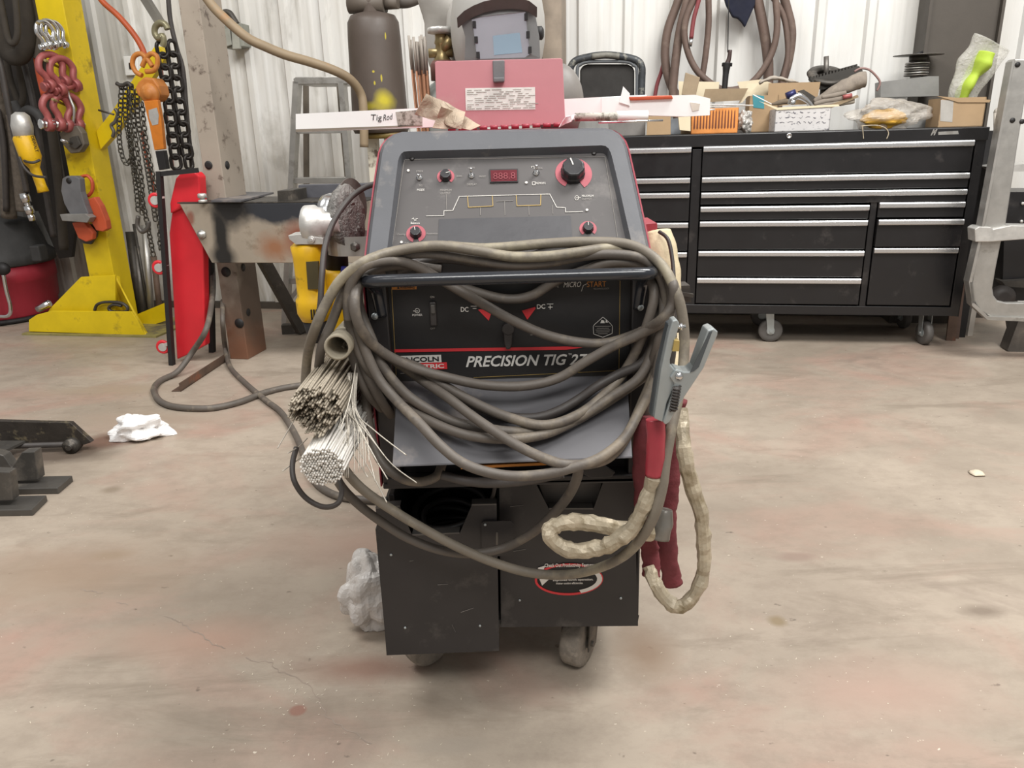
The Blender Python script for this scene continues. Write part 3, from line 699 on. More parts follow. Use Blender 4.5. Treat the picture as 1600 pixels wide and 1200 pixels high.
cable('welding_cable', [(475, 640, 1.42), (480, 560, 1.40), (492, 515), (512, 470), (535, 435), (572, 408), (620, 392), (683, 384), (740, 391), (800, 401), (860, 400), (905, 394), (960, 388, 1.375), (1010, 400, 1.385), (1042, 432, 1.36), (1058, 480, 1.33)], CR, rubberpale, 'pale dusty cable arching over the top left of the coil', 1)
cable('welding_cable', [(497, 590, 1.40), (502, 545), (520, 500), (535, 460), (548, 430), (578, 412), (620, 402), (660, 396), (720, 402), (790, 413, 1.36), (850, 411, 1.36), (900, 402, 1.36), (950, 397, 1.36), (1005, 405, 1.355), (1035, 440, 1.35), (1040, 500, 1.34), (1030, 560), (1018, 620), (1002, 670, 1.36), (990, 715, 1.42)], CR*.95, rubber, 'second cable from the top, dipping behind the black handle', 0)
cable('welding_cable', [(700, 384, 1.40), (760, 388, 1.39), (850, 381, 1.388), (920, 378, 1.38), (985, 383, 1.37), (1030, 410, 1.34), (1056, 455, 1.31), (1067, 500, 1.30), (1069, 550, 1.29), (1062, 610, 1.26), (1050, 665, 1.22), (1040, 720, 1.2), (1034, 765, 1.19), (1018, 815, 1.19), (985, 860, 1.23), (940, 886, 1.27), (885, 898, 1.3), (830, 895, 1.31), (775, 880, 1.31), (716, 855, 1.31), (660, 825, 1.31), (610, 795, 1.31), (565, 763, 1.31), (535, 728, 1.32), (525, 700, 1.38)], CR*1.02, rubberpale, 'long pale cable from panel top round the right side and across both lower boxes', 1)
cable('welding_cable', [(545, 500), (544, 465), (552, 435), (575, 413), (618, 408), (650, 416, 1.368), (680, 432, 1.375), (720, 455), (760, 478), (800, 500), (850, 522), (900, 534), (945, 536), (990, 523), (1030, 502), (1050, 475), (1052, 445), (1035, 425, 1.36), (1000, 412, 1.365), (955, 410, 1.365), (915, 422, 1.372), (870, 438, 1.39), (830, 462, 1.397), (790, 467, 1.40), (740, 455, 1.398), (700, 440, 1.395), (650, 424, 1.39)], CR, rubber, 'cable crossing the name panel diagonally to the lower right', 1)
cable('welding_cable', [(690, 420, 1.385), (640, 414, 1.383), (595, 418, 1.37), (564, 436, 1.34), (554, 470), (562, 510), (590, 545), (640, 572), (700, 590), (760, 602), (820, 603), (872, 591), (915, 565), (960, 540), (1005, 520), (1040, 498, 1.31), (1050, 465, 1.33), (1040, 430, 1.35), (1010, 415, 1.375), (960, 415, 1.385)], CR, rubber, 'cable sagging just under the word plate and the red stripe', 2)
cable('welding_cable', [(640, 405, 1.388), (590, 410, 1.37), (556, 432, 1.345), (548, 462), (556, 495), (580, 535), (615, 560), (655, 575), (690, 600), (747, 632), (795, 652), (841, 664), (880, 658), (920, 637), (960, 600), (985, 565), (1010, 510), (1022, 460, 1.35), (1010, 428, 1.38), (970, 418, 1.388)], CR, rubber, 'cable sagging across the upper half of the grey steel flap', 1)
cable('welding_cable', [(590, 545, 1.39), (640, 580, 1.385), (668, 600, 1.36), (701, 622), (735, 648), (770, 672), (810, 697), (850, 716), (885, 726), (925, 724, 1.215), (955, 712, 1.25), (980, 680, 1.29), (1003, 630, 1.33), (1022, 580, 1.35), (1030, 520, 1.37)], CR, rubber, 'cable crossing the steel flap from upper left to its lower right corner', 2)
cable('welding_cable', [(600, 412, 1.385), (566, 425, 1.36), (546, 455, 1.34), (543, 480), (552, 525), (575, 575), (605, 606), (640, 638), (680, 662), (730, 680), (790, 686), (845, 680), (890, 662), (940, 634), (985, 604), (1012, 580), (1030, 530), (1037, 480, 1.345), (1030, 440, 1.37), (1005, 420, 1.385)], CR, rubber, 'cable sagging across the lower middle of the steel flap', 0)
cable('welding_cable', [(600, 425, 1.39), (568, 436, 1.37), (553, 470, 1.34), (556, 500, 1.33), (570, 545, 1.32), (592, 592, 1.31), (620, 626, 1.29), (654, 660, 1.24), (690, 698, 1.205), (730, 727, 1.185), (790, 743, 1.18), (850, 741, 1.18), (900, 729, 1.18), (940, 714, 1.20), (975, 685, 1.26), (998, 645, 1.31), (1020, 600, 1.33), (1034, 550, 1.34), (1040, 490, 1.36), (1034, 440, 1.385)], CR, rubber, 'cable sagging below the front edge of the steel flap', 1)
cable('welding_cable', [(903, 727, 1.205), (902, 745, 1.22), (888, 775, 1.25), (860, 808, 1.29), (830, 834, 1.33), (790, 855, 1.355), (740, 865, 1.34), (690, 860, 1.34), (640, 842, 1.345), (600, 818, 1.345), (560, 788, 1.34), (530, 755, 1.34), (515, 715, 1.38), (508, 690, 1.42)], CR, rubber, 'cable hanging from the flap corner and curving left over the lower boxes', 0)
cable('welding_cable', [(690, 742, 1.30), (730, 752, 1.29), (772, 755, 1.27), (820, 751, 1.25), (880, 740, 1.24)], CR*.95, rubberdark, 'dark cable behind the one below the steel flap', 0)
cable('welding_cable', [(568, 520, 1.42), (570, 587, 1.40), (573, 640, 1.38), (582, 690, 1.36), (598, 724, 1.34), (625, 746, 1.33), (655, 753, 1.33), (682, 744, 1.34), (691, 724, 1.36)], CR, rubber, 'cable dropping left of the flap and hooking up beneath it', 0)
cable('welding_cable', [(548, 450, 1.38), (548, 500, 1.37), (560, 550, 1.36), (578, 595, 1.34), (598, 630, 1.36), (616, 655, 1.42)], CR*1.0, rubber, 'dark cable at the left running under the steel flap', 0)
cable('welding_cable', [(560, 440, 1.39), (562, 480, 1.375), (585, 540, 1.35), (600, 575, 1.34), (640, 620, 1.33), (700, 655, 1.315), (752, 668, 1.30), (800, 674, 1.29), (850, 672, 1.295), (905, 652, 1.31), (955, 620, 1.33), (998, 590, 1.34), (1020, 545, 1.355), (1030, 485, 1.37)], CR, rubber, 'cable at the left shoulder of the coil lying low on the flap', 0)
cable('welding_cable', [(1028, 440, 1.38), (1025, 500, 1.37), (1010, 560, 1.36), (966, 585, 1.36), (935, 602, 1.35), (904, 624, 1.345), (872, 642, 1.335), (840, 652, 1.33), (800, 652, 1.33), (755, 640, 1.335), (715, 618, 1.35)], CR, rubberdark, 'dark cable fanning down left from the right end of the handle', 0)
cable('welding_cable', [(1038, 440, 1.36), (1042, 500, 1.35), (1034, 560, 1.34), (1018, 610, 1.33), (1002, 655, 1.34), (988, 705, 1.42)], CR, rubber, 'cable hanging at the right edge of the coil beside the flap corner', 0)
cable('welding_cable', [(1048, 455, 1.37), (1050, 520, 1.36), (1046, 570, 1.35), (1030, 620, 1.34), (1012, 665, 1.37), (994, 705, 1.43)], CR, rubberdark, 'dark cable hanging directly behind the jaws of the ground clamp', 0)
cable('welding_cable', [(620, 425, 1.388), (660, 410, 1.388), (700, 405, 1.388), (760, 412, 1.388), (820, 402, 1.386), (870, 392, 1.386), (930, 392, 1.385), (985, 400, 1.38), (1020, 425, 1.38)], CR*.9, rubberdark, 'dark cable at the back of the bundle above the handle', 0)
cable('power_cord', [(598, 285, 1.62), (570, 293, 1.62), (545, 312, 1.60), (522, 345, 1.55), (508, 385, 1.50), (503, 430, 1.46), (500, 480, 1.44), (490, 530, 1.44)], .0058, rubberdark, 'thin grey cord hanging in front of the yellow grinder', 0, None, 'cord')
cable('rubber_cord', [(463, 700, 1.25), (457, 725, 1.22), (460, 752, 1.20), (478, 778, 1.20), (505, 792, 1.20), (527, 787, 1.22), (534, 768, 1.25), (530, 745, 1.3)], .0048, rubberdark, 'thin black cord looping below the bright rod ends', 0, None, 'cord')
cable('rubber_cord', [(775, 752, 1.40), (770, 775, 1.42), (762, 787, 1.44), (745, 797, 1.47), (735, 800, 1.5)], .004, rubberdark, 'thin cord dropping into the left lower box', 0, None, 'cord')
# coil of black cable inside the left box
co = MB(); random.seed(5)
for k in range(7):
    cx_, cy_, rr_ = -.135+random.uniform(-.012, .012), 1.51+random.uniform(-.01, .01), .075+random.uniform(-.012, .012)
    z = .33+k*.016
    co.tube([V((cx_+rr_*cos(a*pi/4)*1.0, cy_+rr_*sin(a*pi/4), z+.012*sin(a+k))) for a in range(8)], .007, 8, 5, True)
co.tube([(-.18, 1.52, .33), (-.17, 1.5, .25), (-.1, 1.5, .2), (-.08, 1.52, .16)], .007, 8)
single('cable_coil', co, mat('black_cable', '#262322', .5), 'coil of black cable lying inside the left lower box', 'cable')

# floor cables on the left
def flo(pts, r, m_, label, name='floor_cable'):
    P = []
    for q in pts:
        P.append(fl(q[0], q[1], r) if len(q) == 2 else at(*q))
    mb = MB(); mb.tube(P, r, 10, 8); return single(name, mb, m_, label, 'cable', None)
P = [at(331, 404, 4.6), at(333, 440, 4.42), at(331, 472, 4.25)]
mb = MB(); mb.tube(P+[fl(322, 515, .25), fl(302, 548, .12), fl(278, 580, .03)]+[fl(*q, .015) for q in ((252, 594), (241, 606), (243, 618), (252, 628), (270, 635), (300, 638), (335, 637), (375, 628), (415, 613), (455, 604))]+[fl(500, 600, .02), fl(600, 600, .02), fl(660, 600, .02)], .0155, 10, 8); single('floor_cable', mb, rubber, 'grey cable dropping from the bench and looping on the floor toward the machine', 'cable')
mb = MB(); mb.tube([at(348, 470, 4.35), at(348, 505, 4.2)]+[fl(352, 545, .05)]+[fl(*q, .0145) for q in ((360, 574), (385, 600), (416, 626), (440, 645), (462, 680), (478, 720), (492, 752), (520, 772), (560, 780), (620, 782), (680, 778))], .0135, 10, 8); single('floor_cable', mb, rubber, 'grey cable running past the bench leg and under the rod bundle', 'cable')
# ------------------------------------------------------------------ filler rods at the left of the machine
random.seed(11)
def rodmesh(name, r, L, m_):
    mb = MB(); mb.lathe([(0, 0), (r*.8, 0), (r, r*.4), (r, L)], (0, 0, 0), (0, 1, 0), 8); mb.v = mb.v
    return mesh_from(mb, V((0, 0, 0)), name, m_)
def bundle(c, rx, rz, step, r, L, m_, label, cat, group, jit, seed, name='filler_rod', tilt=.0, keep=999, stufflabel=''):
    random.seed(seed); o0 = None; k = 0; n = 0
    pts = []
    j = 0; z = -rz
    while z <= rz:
        x = -rx + (step/2 if j % 2 else 0)
        while x <= rx:
            if (x/rx)**2+(z/rz)**2 <= 1 + .15*noise.noise(V((x*60, z*60, seed))): pts.append((x, z))
            x += step
        z += step*.87; j += 1
    random.shuffle(pts); st = MB()
    for x, z in pts:
        if jit > .01 and noise.noise(V((x*55+3, z*55, seed))) > .40: continue
        loc = c + V((x+random.uniform(-.0005, .0005), random.uniform(-jit, jit) + .02*(jit > .01)*noise.noise(V((x*40, z*40, 9))), z+random.uniform(-.0005, .0005)))
        if n >= keep:
            rz_ = random.uniform(-.03, .03); rx_ = random.uniform(-.012, .012)+tilt
            st.lathe([(0, 0), (r*.8, 0), (r, r*.4), (r, L)], loc, (-rz_, 1, rx_), 8); continue
        if o0 is None:
            o0 = rodmesh(name, r, L, m_); o0['label'] = label; o0['category'] = cat; o0['group'] = group; o = o0
        else: o = o0.copy(); COL.objects.link(o)
        o.location = loc; o.rotation_euler = (random.uniform(-.012, .012)+tilt, 0, random.uniform(-.03, .03)); n += 1
    if st.v: single('filler_rods', st, m_, stufflabel, 'filler rod', kind='stuff')
    return n
rodgrey = mat('dull_rod', '#a29888', .5, .25, .3, 300, .02); rodbright = mat('bright_rod', '#dedad3', .4, .35, .1, 200, .02); rodmid = mat('pale_rod', '#bdb6aa', .4, .3, .1, 200, .02)
bundle(at(503, 730, 1.15), .036, .034, .0046, .0020, .62, rodbright, 'bright round-ended filler rod in the lower bundle left of the machine', 'filler rod', 'bright filler rods in the lower bundle', .004, 3)
bundle(at(492, 640, 1.21), .042, .040, .0046, .0019, .60, rodgrey, 'dull grey filler rod in the upper bundle left of the machine', 'filler rod', 'dull filler rods in the upper bundle', .018, 4, keep=30, stufflabel='mass of dull grey filler rods packed into the upper bundle left of the machine')
cs = R(430, 500, 4.0)
stray = [((500, 300), (500, 560), (620, 690), (820, 845)), ((400, 420), (440, 560), (560, 690), (685, 852)), ((470, 380), (520, 590), (700, 870), (885, 1018)), ((430, 600), (480, 740), (620, 990), (697, 1140)), ((430, 620), (470, 800), (580, 985)), ((500, 560), (560, 750), (625, 1010)), ((480, 560), (540, 720), (703, 995)),
    ((470, 400), (450, 650), (435, 990)), ((395, 370), (408, 640), (332, 850)), ((150, 560), (110, 640), (14, 802)), ((220, 780), (170, 850), (45, 945)), ((505, 270), (470, 480), (405, 690)), ((470, 470), (500, 620), (640, 890)), ((200, 740), (150, 790), (80, 832))]
for k in range(20):
    x = random.uniform(440, 520); x2 = x + random.uniform(-150, 120); y2 = random.uniform(760, 1000)
    stray.append(((x, 330), (x-20+.2*(x2-x), 560), (x2+.2*(x-x2), 700), (x2, y2)))
for k, pl in enumerate(stray):
    P = [at(*cs(*q), 1.33-.13*i/(len(pl)-1)) for i, q in enumerate(pl)]; mb = MB(); mb.tube(P, .0011 if k < 14 else .0008, 6, 6)
    single('filler_rod', mb, rodmid, 'thin loose filler rod splaying out of the rod bundles', 'filler rod', 'thin loose filler rods splaying out of the bundles')
tb = MB(); a = at(527, 543, 1.29); b = a+V((.01, .66, 0)); r = .0235
tb.lathe([(r*.8, .64), (r*.8, 0), (r*.86, -.001), (r, .001), (r, .64)], a, b-a, 28); 
single('rod_tube', tb, mat('grey_card_tube', '#9a917f', .8, 0, .2, 25, .3, 60), 'open grey cardboard tube pointing forward above the filler rods', 'tube')
for k in range(9):
    mb = MB(); x, z = random.uniform(-.010, .010), random.uniform(-.017, -.009)
    p0 = a+V((x, .05+.02*random.random(), z)); mb.cyl(p0, p0+V((.004, .5, 0)), .0016, None, 7)
    single('filler_rod', mb, rodgrey, 'filler rod lying inside the open cardboard tube', 'filler rod', 'filler rods inside the cardboard tube')

# ------------------------------------------------------------------ ground clamp and cable sleeves
G = Thing('ground_clamp', 'grey metal spring ground clamp hanging open at the right of the cable coil', 'clamp')
PJ = vp(1.165); cj = R(1020, 340, 3.3333)
def ch(mb, P, pts, th, wall=.003):
    q = [P.hit(*p) for p in pts]; mb.prism(q, -P.N*wall); mb.prism([p-P.N*(th-wall) for p in q], -P.N*wall)
    n = len(q)
jaw = MB(); lp1 = [(1051, 501), (1058, 499), (1062, 506), (1047, 562), (1047, 570), (1054, 577), (1064, 581), (1062, 596), (1050, 612), (1042, 630), (1036, 660), (1022, 654), (1033, 577), (1045, 520)]
jaw.prism([PJ.hit(*p) for p in lp1], -PJ.N*.026); JW = G.part('jaw', jaw, zinc, bevel=.002)
jaw = MB(); lp2 = [(1056, 577), (1068, 581), (1078, 581), (1085, 575), (1106, 516), (1114, 513), (1122, 518), (1121, 524), (1100, 575), (1090, 590), (1070, 620), (1046, 660), (1040, 664), (1036, 660), (1050, 618), (1054, 600), (1047, 590)]
PJ2 = vp(1.160); jaw.prism([PJ2.hit(*p) for p in lp2], -PJ2.N*.036); JW2 = G.part('jaw', jaw, zinc, bevel=.002)
ins = MB(); ins.prism([vp(1.1590).hit(*q) for q in ((1108, 519), (1113, 517), (1092, 573), (1084, 580), (1078, 581.5))], V((0, -.001, 0))); G.part('channel_shadow_face', ins, zincd, JW2)
pv = MB(); pv.lathe([(.0065, 0), (.006, .003), (0, .005)], PJ2.hit(1061, 588), (0, -1, 0), 14); pv.cyl(PJ2.hit(1061, 588), PJ2.hit(1061, 588)+V((0, .045, 0)), .004); G.part('pivot_bolt', pv, chrome)
sp = MB(); A = at(1058, 604, 1.157); B = at(1052, 642, 1.157); pts = [A.lerp(B, i/60)+V((.006*cos(i*.9), .005*sin(i*.9), 0)) for i in range(61)]; sp.tube(pts, .0016, 6, 2, smoothpath=False); sp.cyl(A, B, .0045); G.part('spring', sp, rubberdark)
cb = MB(); cb.prism([at(*q, 1.16) for q in ((1054, 532), (1062, 533), (1061, 549), (1051, 549))], V((0, .02, 0))); G.part('contact_block', cb, mat('pale_brass', '#b59d5c', .45, .3), label='pale brass contact block')
ss = MB(); ss.cyl(at(1055, 511, 1.175), at(1071, 510, 1.175), .0028, None, 8); ss.cyl(at(1062, 511, 1.175), at(1066, 510.5, 1.175), .006, None, 6); G.part('adjusting_screw', ss, chrome)
gt = MB(); gt.prism([at(*q, 1.18) for q in ((1044, 507), (1049, 504), (1034, 575), (1023, 652), (1017, 650), (1028, 575))], V((0, .022, 0))); G.part('jaw_edge', gt, zincd, bevel=.001)
G.done()
random.seed(21)
def wr(n, r, a=.16):
    out = [r*(1+random.uniform(-a, a)*.55) for _ in range(n)]
    i = 3
    while i < n-2 and n > 20:
        out[i] *= random.uniform(.84, .93); i += random.choice((5, 7, 8, 11))
    return out
def sleeve(pts, r, m_, label, name='cable_sleeve', cat='cable sleeve', n=9, flat=1, nz=.0036, group=None, amp=.15, k=60):
    mb = MB(); mb.tube([at(*q) for q in pts], wr(k, r, amp), 11 if m_ is leather else 18, 4 if m_ is leather else n, nz=nz, nf=75, flat=flat, smooth=m_ is not leather); return single(name, mb, m_, label, cat, group)
sleeve([(1024, 740, 1.20), (1014, 775, 1.20), (1000, 805, 1.20), (985, 828, 1.20), (958, 848, 1.20), (925, 858, 1.21), (895, 860, 1.21), (870, 850, 1.21), (858, 834, 1.215), (868, 821, 1.22), (895, 815, 1.225), (925, 818, 1.23), (960, 824, 1.24), (992, 832, 1.25), (1020, 832, 1.255)], .0148, leather, 'crinkled tan sleeve coiled in an oval over the right lower box')
sleeve([(1062, 640, 1.30), (1066, 670, 1.28), (1070, 710, 1.26), (1080, 755, 1.26), (1094, 800, 1.26), (1099, 845, 1.26), (1100, 880, 1.26), (1094, 912, 1.26), (1078, 937, 1.26), (1058, 948, 1.26), (1040, 935, 1.27), (1024, 912, 1.28), (1014, 885, 1.30)], .0135, leather, 'long crinkled tan sleeve hanging in a loop at the far right')
sleeve([(1024, 655, 1.205), (1025, 690, 1.2), (1022, 742, 1.2)], .0158, redtape, 'bright red wrap just below the clamp handle', 'red_wrap', 'wrap', nz=.001, amp=.04, k=6)
sleeve([(1010, 650, 1.32), (1004, 700, 1.31), (1004, 760, 1.31), (1008, 820, 1.31), (1015, 860, 1.31), (1018, 900, 1.30)], .0185, redcloth, 'dark red cloth sleeve hanging beside the box edge', flat=.7, amp=.08)
sleeve([(1058, 625, 1.36), (1050, 690, 1.36), (1046, 760, 1.35), (1042, 810, 1.35), (1044, 870, 1.35), (1052, 913, 1.35)], .0195, redcloth, 'dark red cloth sleeve hanging behind the tan loop', flat=.7, amp=.08)
mb = MB(); mb.tube([at(1040, 795, 1.27), at(1036, 815, 1.265), at(1029, 838, 1.265)], [.012, .015, .019, .021], 14, 5, nz=.004, nf=50); single('tape_wrap', mb, mat('grey_tape', '#77736c', .35, .2), 'grey shiny tape end beside the oval tan sleeve', 'tape')
mb = MB(); mb.tube([at(1028, 362, 1.60), at(1036, 400, 1.58), at(1042, 450, 1.56), at(1048, 520, 1.52), at(1052, 600, 1.45)], [.03, .034, .032, .026, .018], 16, 6, nz=.005, nf=25, flat=.6); single('hose_cover', mb, mat('cream_fabric', '#cabb9b', .7, 0, .12, 12, .3, 30), 'cream fabric cover bulging behind the cables at the right side', 'cover')
mb = MB(); mb.tube([at(1030, 362, 1.57), at(1044, 375, 1.55), at(1051, 410, 1.53), at(1054, 460, 1.5), at(1058, 520, 1.48)], .004, 8, 6); single('cord', mb, rubberdark, 'thin dark cord edging the cream fabric cover', 'cord')

# ------------------------------------------------------------------ grinders at the left
D = Thing('angle_grinder', 'yellow angle grinder with pale gear head hanging at the left of the machine', 'grinder')
a = at(480, 380, 1.70); b = at(493, 500, 1.70); ax = (b-a)
gb = MB(); L = ax.length; gb.lathe([(.030, 0), (.037, .006), (.034, .03), (.033, L*.5), (.034, L*.68), (.0385, L*.72), (.038, L*.9), (.03, L)], a, ax, 24); BD = D.part('body', gb, dewalt)
lb_ = MB(); lb_.prism([at(*q, 1.664) for q in ((478, 409), (497, 409), (497, 452), (481, 452))], V((0, .012, 0))); D.part('rating_plate', lb_, mat('dark_plate', '#4a4226', .5), BD)
v_ = MG()
for i in range(3): v_.new().prism([at(x, y, 1.659) for x, y in ((485+i*4, 484), (487+i*4, 484), (488+i*4, 500), (486+i*4, 500))], V((0, .012, 0)))
for q in v_.l: D.part('vent', q, blacki, BD)
gh = MB(); c = at(486, 352, 1.70); gh.lathe([(.036, -.012), (.043, -.008), (.043, .012), (.038, .016), (.036, .03), (.026, .034), (.025, .05), (.018, .052), (.018, .065)], c, (1, -.15, .05), 28); D.part('gear_head', gh, castal)
fb = MB(); fb.prism([at(*q, 1.665) for q in ((450, 368), (468, 366), (505, 372), (505, 382), (462, 382), (452, 374))], V((0, .06, 0))); fb.lathe([(.008, 0), (.008, .006), (.004, .006), (.004, .008)], at(487, 374, 1.665), (0, -1, 0), 12); D.part('gear_flange', fb, castal, bevel=.003)
sb = MB(); sb.cyl(b, b+ax.normalized()*.05, .029, .018, 20); D.part('tail_cap', sb, blackm)
D.done()
D = Thing('angle_grinder', 'second grinder with wire cup brush resting in the steel ring bracket', 'grinder')
c = at(522, 342, 1.76); X = V((.95, -.25, .05)).normalized()
fg = MB(); fg.lathe([(.03, -.02), (.054, -.015), (.057, 0), (.05, .012), (.04, .015)], c, X, 30); D.part('brush_cup', fg, chrome)
br = MB(); vs = []; 
br.lathe([(.035, .012), (.05, .016), (.066, .02), (.073, .03), (.072, .042), (.05, .046), (.03, .048)], c, X, 36)
br.v = [p + (p-c).normalized()*.008*noise.noise(p*130) for p in br.v]; D.part('wire_bristles', br, mat('wire_bristle', '#7c7975', .4, .35, .4, 60, .8, 160))
bd = MB(); p0 = at(527, 420, 1.76); p1 = at(530, 515, 1.76); bd.lathe([(.025, 0), (.034, .01), (.033, .13), (.028, .16)], p0, p1-p0, 20); D.part('body', bd, dewalt)
nk = MB(); nk.cyl(c, p0, .026); D.part('neck', nk, blackm)
bl = MB(); bl.cyl(at(543, 418, 1.72), at(540, 438, 1.72), .014); D.part('side_knob', bl, blue)
ds = MB(); c2_ = at(549, 322, 1.80); ds.lathe([(0, 0), (.062, 0), (.062, .003), (0, .003)], c2_, V((.93, -.36, .02)), 36, False); D.part('cutting_disc', ds, discm)
D.done()

# ------------------------------------------------------------------ bags on the floor
def bag(name, c, r, m_, label, seed, nz=.3, ms=3, cat='plastic bag'):
    mb = MB(); c = V(c); vs = []; seg, rg = 48, 30
    for i in range(rg+1):
        p = pi*i/rg
        for j in range(seg):
            t = 2*pi*j/seg; d = V((sin(p)*cos(t), sin(p)*sin(t), -cos(p)))
            F_1 = noise.voronoi(d*ms*.55+V((seed, 0, 0)))[0]; F_2 = noise.voronoi(d*ms*1.3+V((0, seed, 0)))[0]
            k = 1 + nz*.8*noise.noise(d*1.6+V((seed, 0, 0))) - nz*.65*F_1[0] + nz*.3*(F_1[1]-F_1[0]) - nz*.07*F_2[0] + nz*.1
            q = V((d.x*r[0], d.y*r[1], d.z*r[2]))*k + c
            q.z = max(q.z, c.z-r[2]*.98 if c.z-r[2]*.98 > .0 else .0015); vs.append(q)
    mb.add(vs, [(i*seg+j, i*seg+(j+1) % seg, (i+1)*seg+(j+1) % seg, (i+1)*seg+j) for i in range(rg) for j in range(seg)], False)
    return single(name, mb, m_, label, cat)
p = fl(578, 1008); bag('plastic_bag', (p.x-.005, p.y+.075, .100), (.075, .07, .112), mat('crumpled_clear_bag', '#cbc6c1', .25, 0, .12, 10, .5, 30), 'crumpled translucent plastic bag on the floor against the left lower box', 4.2, .4, 3)
p = fl(212, 690); bag('plastic_bag', (p.x, p.y+.05, .045), (.125, .075, .07), mat('crumpled_white_bag', '#eceae8', .4, 0, .05, 10, .3, 30), 'crumpled white plastic bag on the open floor near the black steel', 9.1, .7, 2.4)
lf = MB(); p = fl(1526, 741); lf.grid(lambda u, v: (p.x+(u-.5)*.05*(1-.5*abs(v-.5)), p.y+(v-.5)*.045, .004+.012*sin(u*3)*sin(v*3)), 6, 6); single('dry_leaf', lf, mat('leaf_pale', '#cfc2ac', .8), 'pale curled leaf scrap on the floor at the right', 'leaf', solid=.001)
# metal shavings: a scatter nobody could count
random.seed(31); sv = MB()
for k in range(360):
    if k < 260:
        cx_, cy_, sg = random.choice(((440, 960, 60), (470, 1090, 30), (90, 800, 30), (440, 1020, 50), (1190, 1040, 60), (1350, 950, 80), (700, 1150, 80), (200, 1100, 90), (520, 1180, 60)))
        x = random.gauss(cx_, sg*1.6); y = random.gauss(cy_, sg*.6)
    else: x = random.uniform(0, 1600); y = random.uniform(640, 1195)
    if y < 600 or y > 1198: continue
    p = fl(x, y); a_ = random.uniform(0, pi); l = random.uniform(.002, .008)*(.8 if k > 260 else 1.1); d = V((cos(a_), sin(a_), 0)); w = V((-sin(a_), cos(a_), 0))*random.uniform(.00025, .0006)
    z = V((0, 0, .0012)); mid = p+d*l*.5+w*random.uniform(-3, 3)
    sv.add([p-w+z, mid-w+z*1.6, p+d*l+z, mid+w+z*1.6, p+w+z], [(0, 1, 3, 4), (1, 2, 3)])
single('metal_shavings', sv, mat('shaving_bright', '#e9e0cd', .4, .2, bump=0), 'fine bright metal shavings scattered over the concrete floor', 'shavings', kind='stuff')

# ------------------------------------------------------------------ black steel at the lower left
def slab(mb, fr, br, th, left=1.2, z0=0):
    """plate whose right end runs from floor pixel fr (front) to br (back)"""
    a = fl(*fr); b = fl(*br); u = V((-1, 0.02, 0))
    mb.prism([a+V((0, 0, z0)), b+V((0, 0, z0)), b+u*left+V((0, 0, z0)), a+u*left+V((0, 0, z0))], (0, 0, th))
    return a, b
bs_ = mat('mill_scale_steel', '#55524e', .42, .45, .2, 7, .08, col2='#7a746c', amt2=.15, s2=5)
for (fr, br, up, lab, sx) in (((52, 806), (75, 783), (-.30, -.17), 'front black steel foot plate with short upright, nearest at the lower left', 0), ((92, 772), (115, 752), (-.31, -.2), 'rear black steel foot plate with short upright block, behind the nearest one', 1)):
    t = Thing('steel_stand', lab, 'steel stand'); mb = MB(); a, b = slab(mb, fr, br, .024, 1.0); t.part('base_plate', mb, bs_, bevel=.003)
    mb = MB()
    if sx:
        y0 = (a.y+b.y)/2; pt = [vp(y0-.01).hit(*q) for q in ((28, 752), (60, 750), (54, 706), (34, 707), (18, 731), (5, 712), (-40, 700), (-40, 756))]
        mb.prism(pt, V((0, .045, .0)))
    else:
        y0 = (a.y+b.y)/2; pt = [vp(y0-.02).hit(*q) for q in ((-60, 786), (20, 782), (15, 738), (-60, 734))]; mb.prism(pt, V((0, .04, 0)))
    t.part('upright', mb, bs_, bevel=.003); t.done()
t = Thing('steel_dolly', 'greasy black steel channel with pointed end and small roller', 'dolly')
yb = fl(120, 712).y; mb = MB(); Pq = vp(yb+.05); mb.prism([Pq.hit(*q) for q in ((-120, 655), (110, 661), (143, 691), (132, 695), (40, 692), (-120, 690))], V((0, .025, 0))); t.part('channel_side', mb, mat('greasy_steel', '#37322d', .5, .3, .3, 12, .2, col2='#7b7058', amt2=.18, s2=14), bevel=.002)
mb = MB(); q = [Pq.hit(*q_) for q_ in ((-120, 692), (40, 692))]; mb.prism([q[0], q[1], q[1]+V((-.12, -.35, -.02)), q[0]+V((0, -.35, -.02))], V((0, 0, .01))); t.part('channel_floor', mb, bs_)
mb = MB(); cc = V((Pq.hit(116, 700).x, yb+.02, .031)); mb.lathe([(.012, -.012), (.012, 0), (.031, 0), (.031, .05)], cc, (0, 1, 0), 22); t.part('roller', mb, darksteel)
mb = MB(); mb.cyl(cc+V((-1.0, .03, 0)), cc+V((0, .03, 0)), .012); t.part('axle', mb, rubberdark)
t.done()
# ------------------------------------------------------------------ things on top of / behind the machine
def P4(Y, pts): return [at(x, y, Y) for x, y in pts]
t = Thing('rod_box', 'long white cardboard box marked for rods lying across the machine top', 'box')
mb = MB(); mb.prism(P4(1.80, ((462, 178), (760, 164), (760, 196), (462, 206))), V((0, .05, 0))); t.part('box', mb, white)
PB_ = vp(1.7995); PB_.N = V((0, -1, 0)); mb = MG()
T(mb, PB_, 'Tig', (580, 188), (597, 188), 9, shear=.1); T(mb, PB_, 'Rod', (599, 188.5), (615, 186), 9, shear=.4)
for b in mb.l: t.part('handwriting', b, blacki)
mb = MB(); mb.prism(P4(1.7985, ((618, 175), (660, 171), (660, 195), (622, 198))), V((0, .001, 0))); t.part('dirty_tape', mb, whitedirt)
mb = MB(); mb.prism(P4(1.7985, ((462, 202), (660, 195), (660, 197), (462, 206))), V((0, .001, 0))); t.part('box_edge', mb, mat('worn_card_edge', '#8f8577', .8)); t.done()
t = Thing('rod_box', 'white cardboard box with torn open end sticking out right of the red lid', 'box')
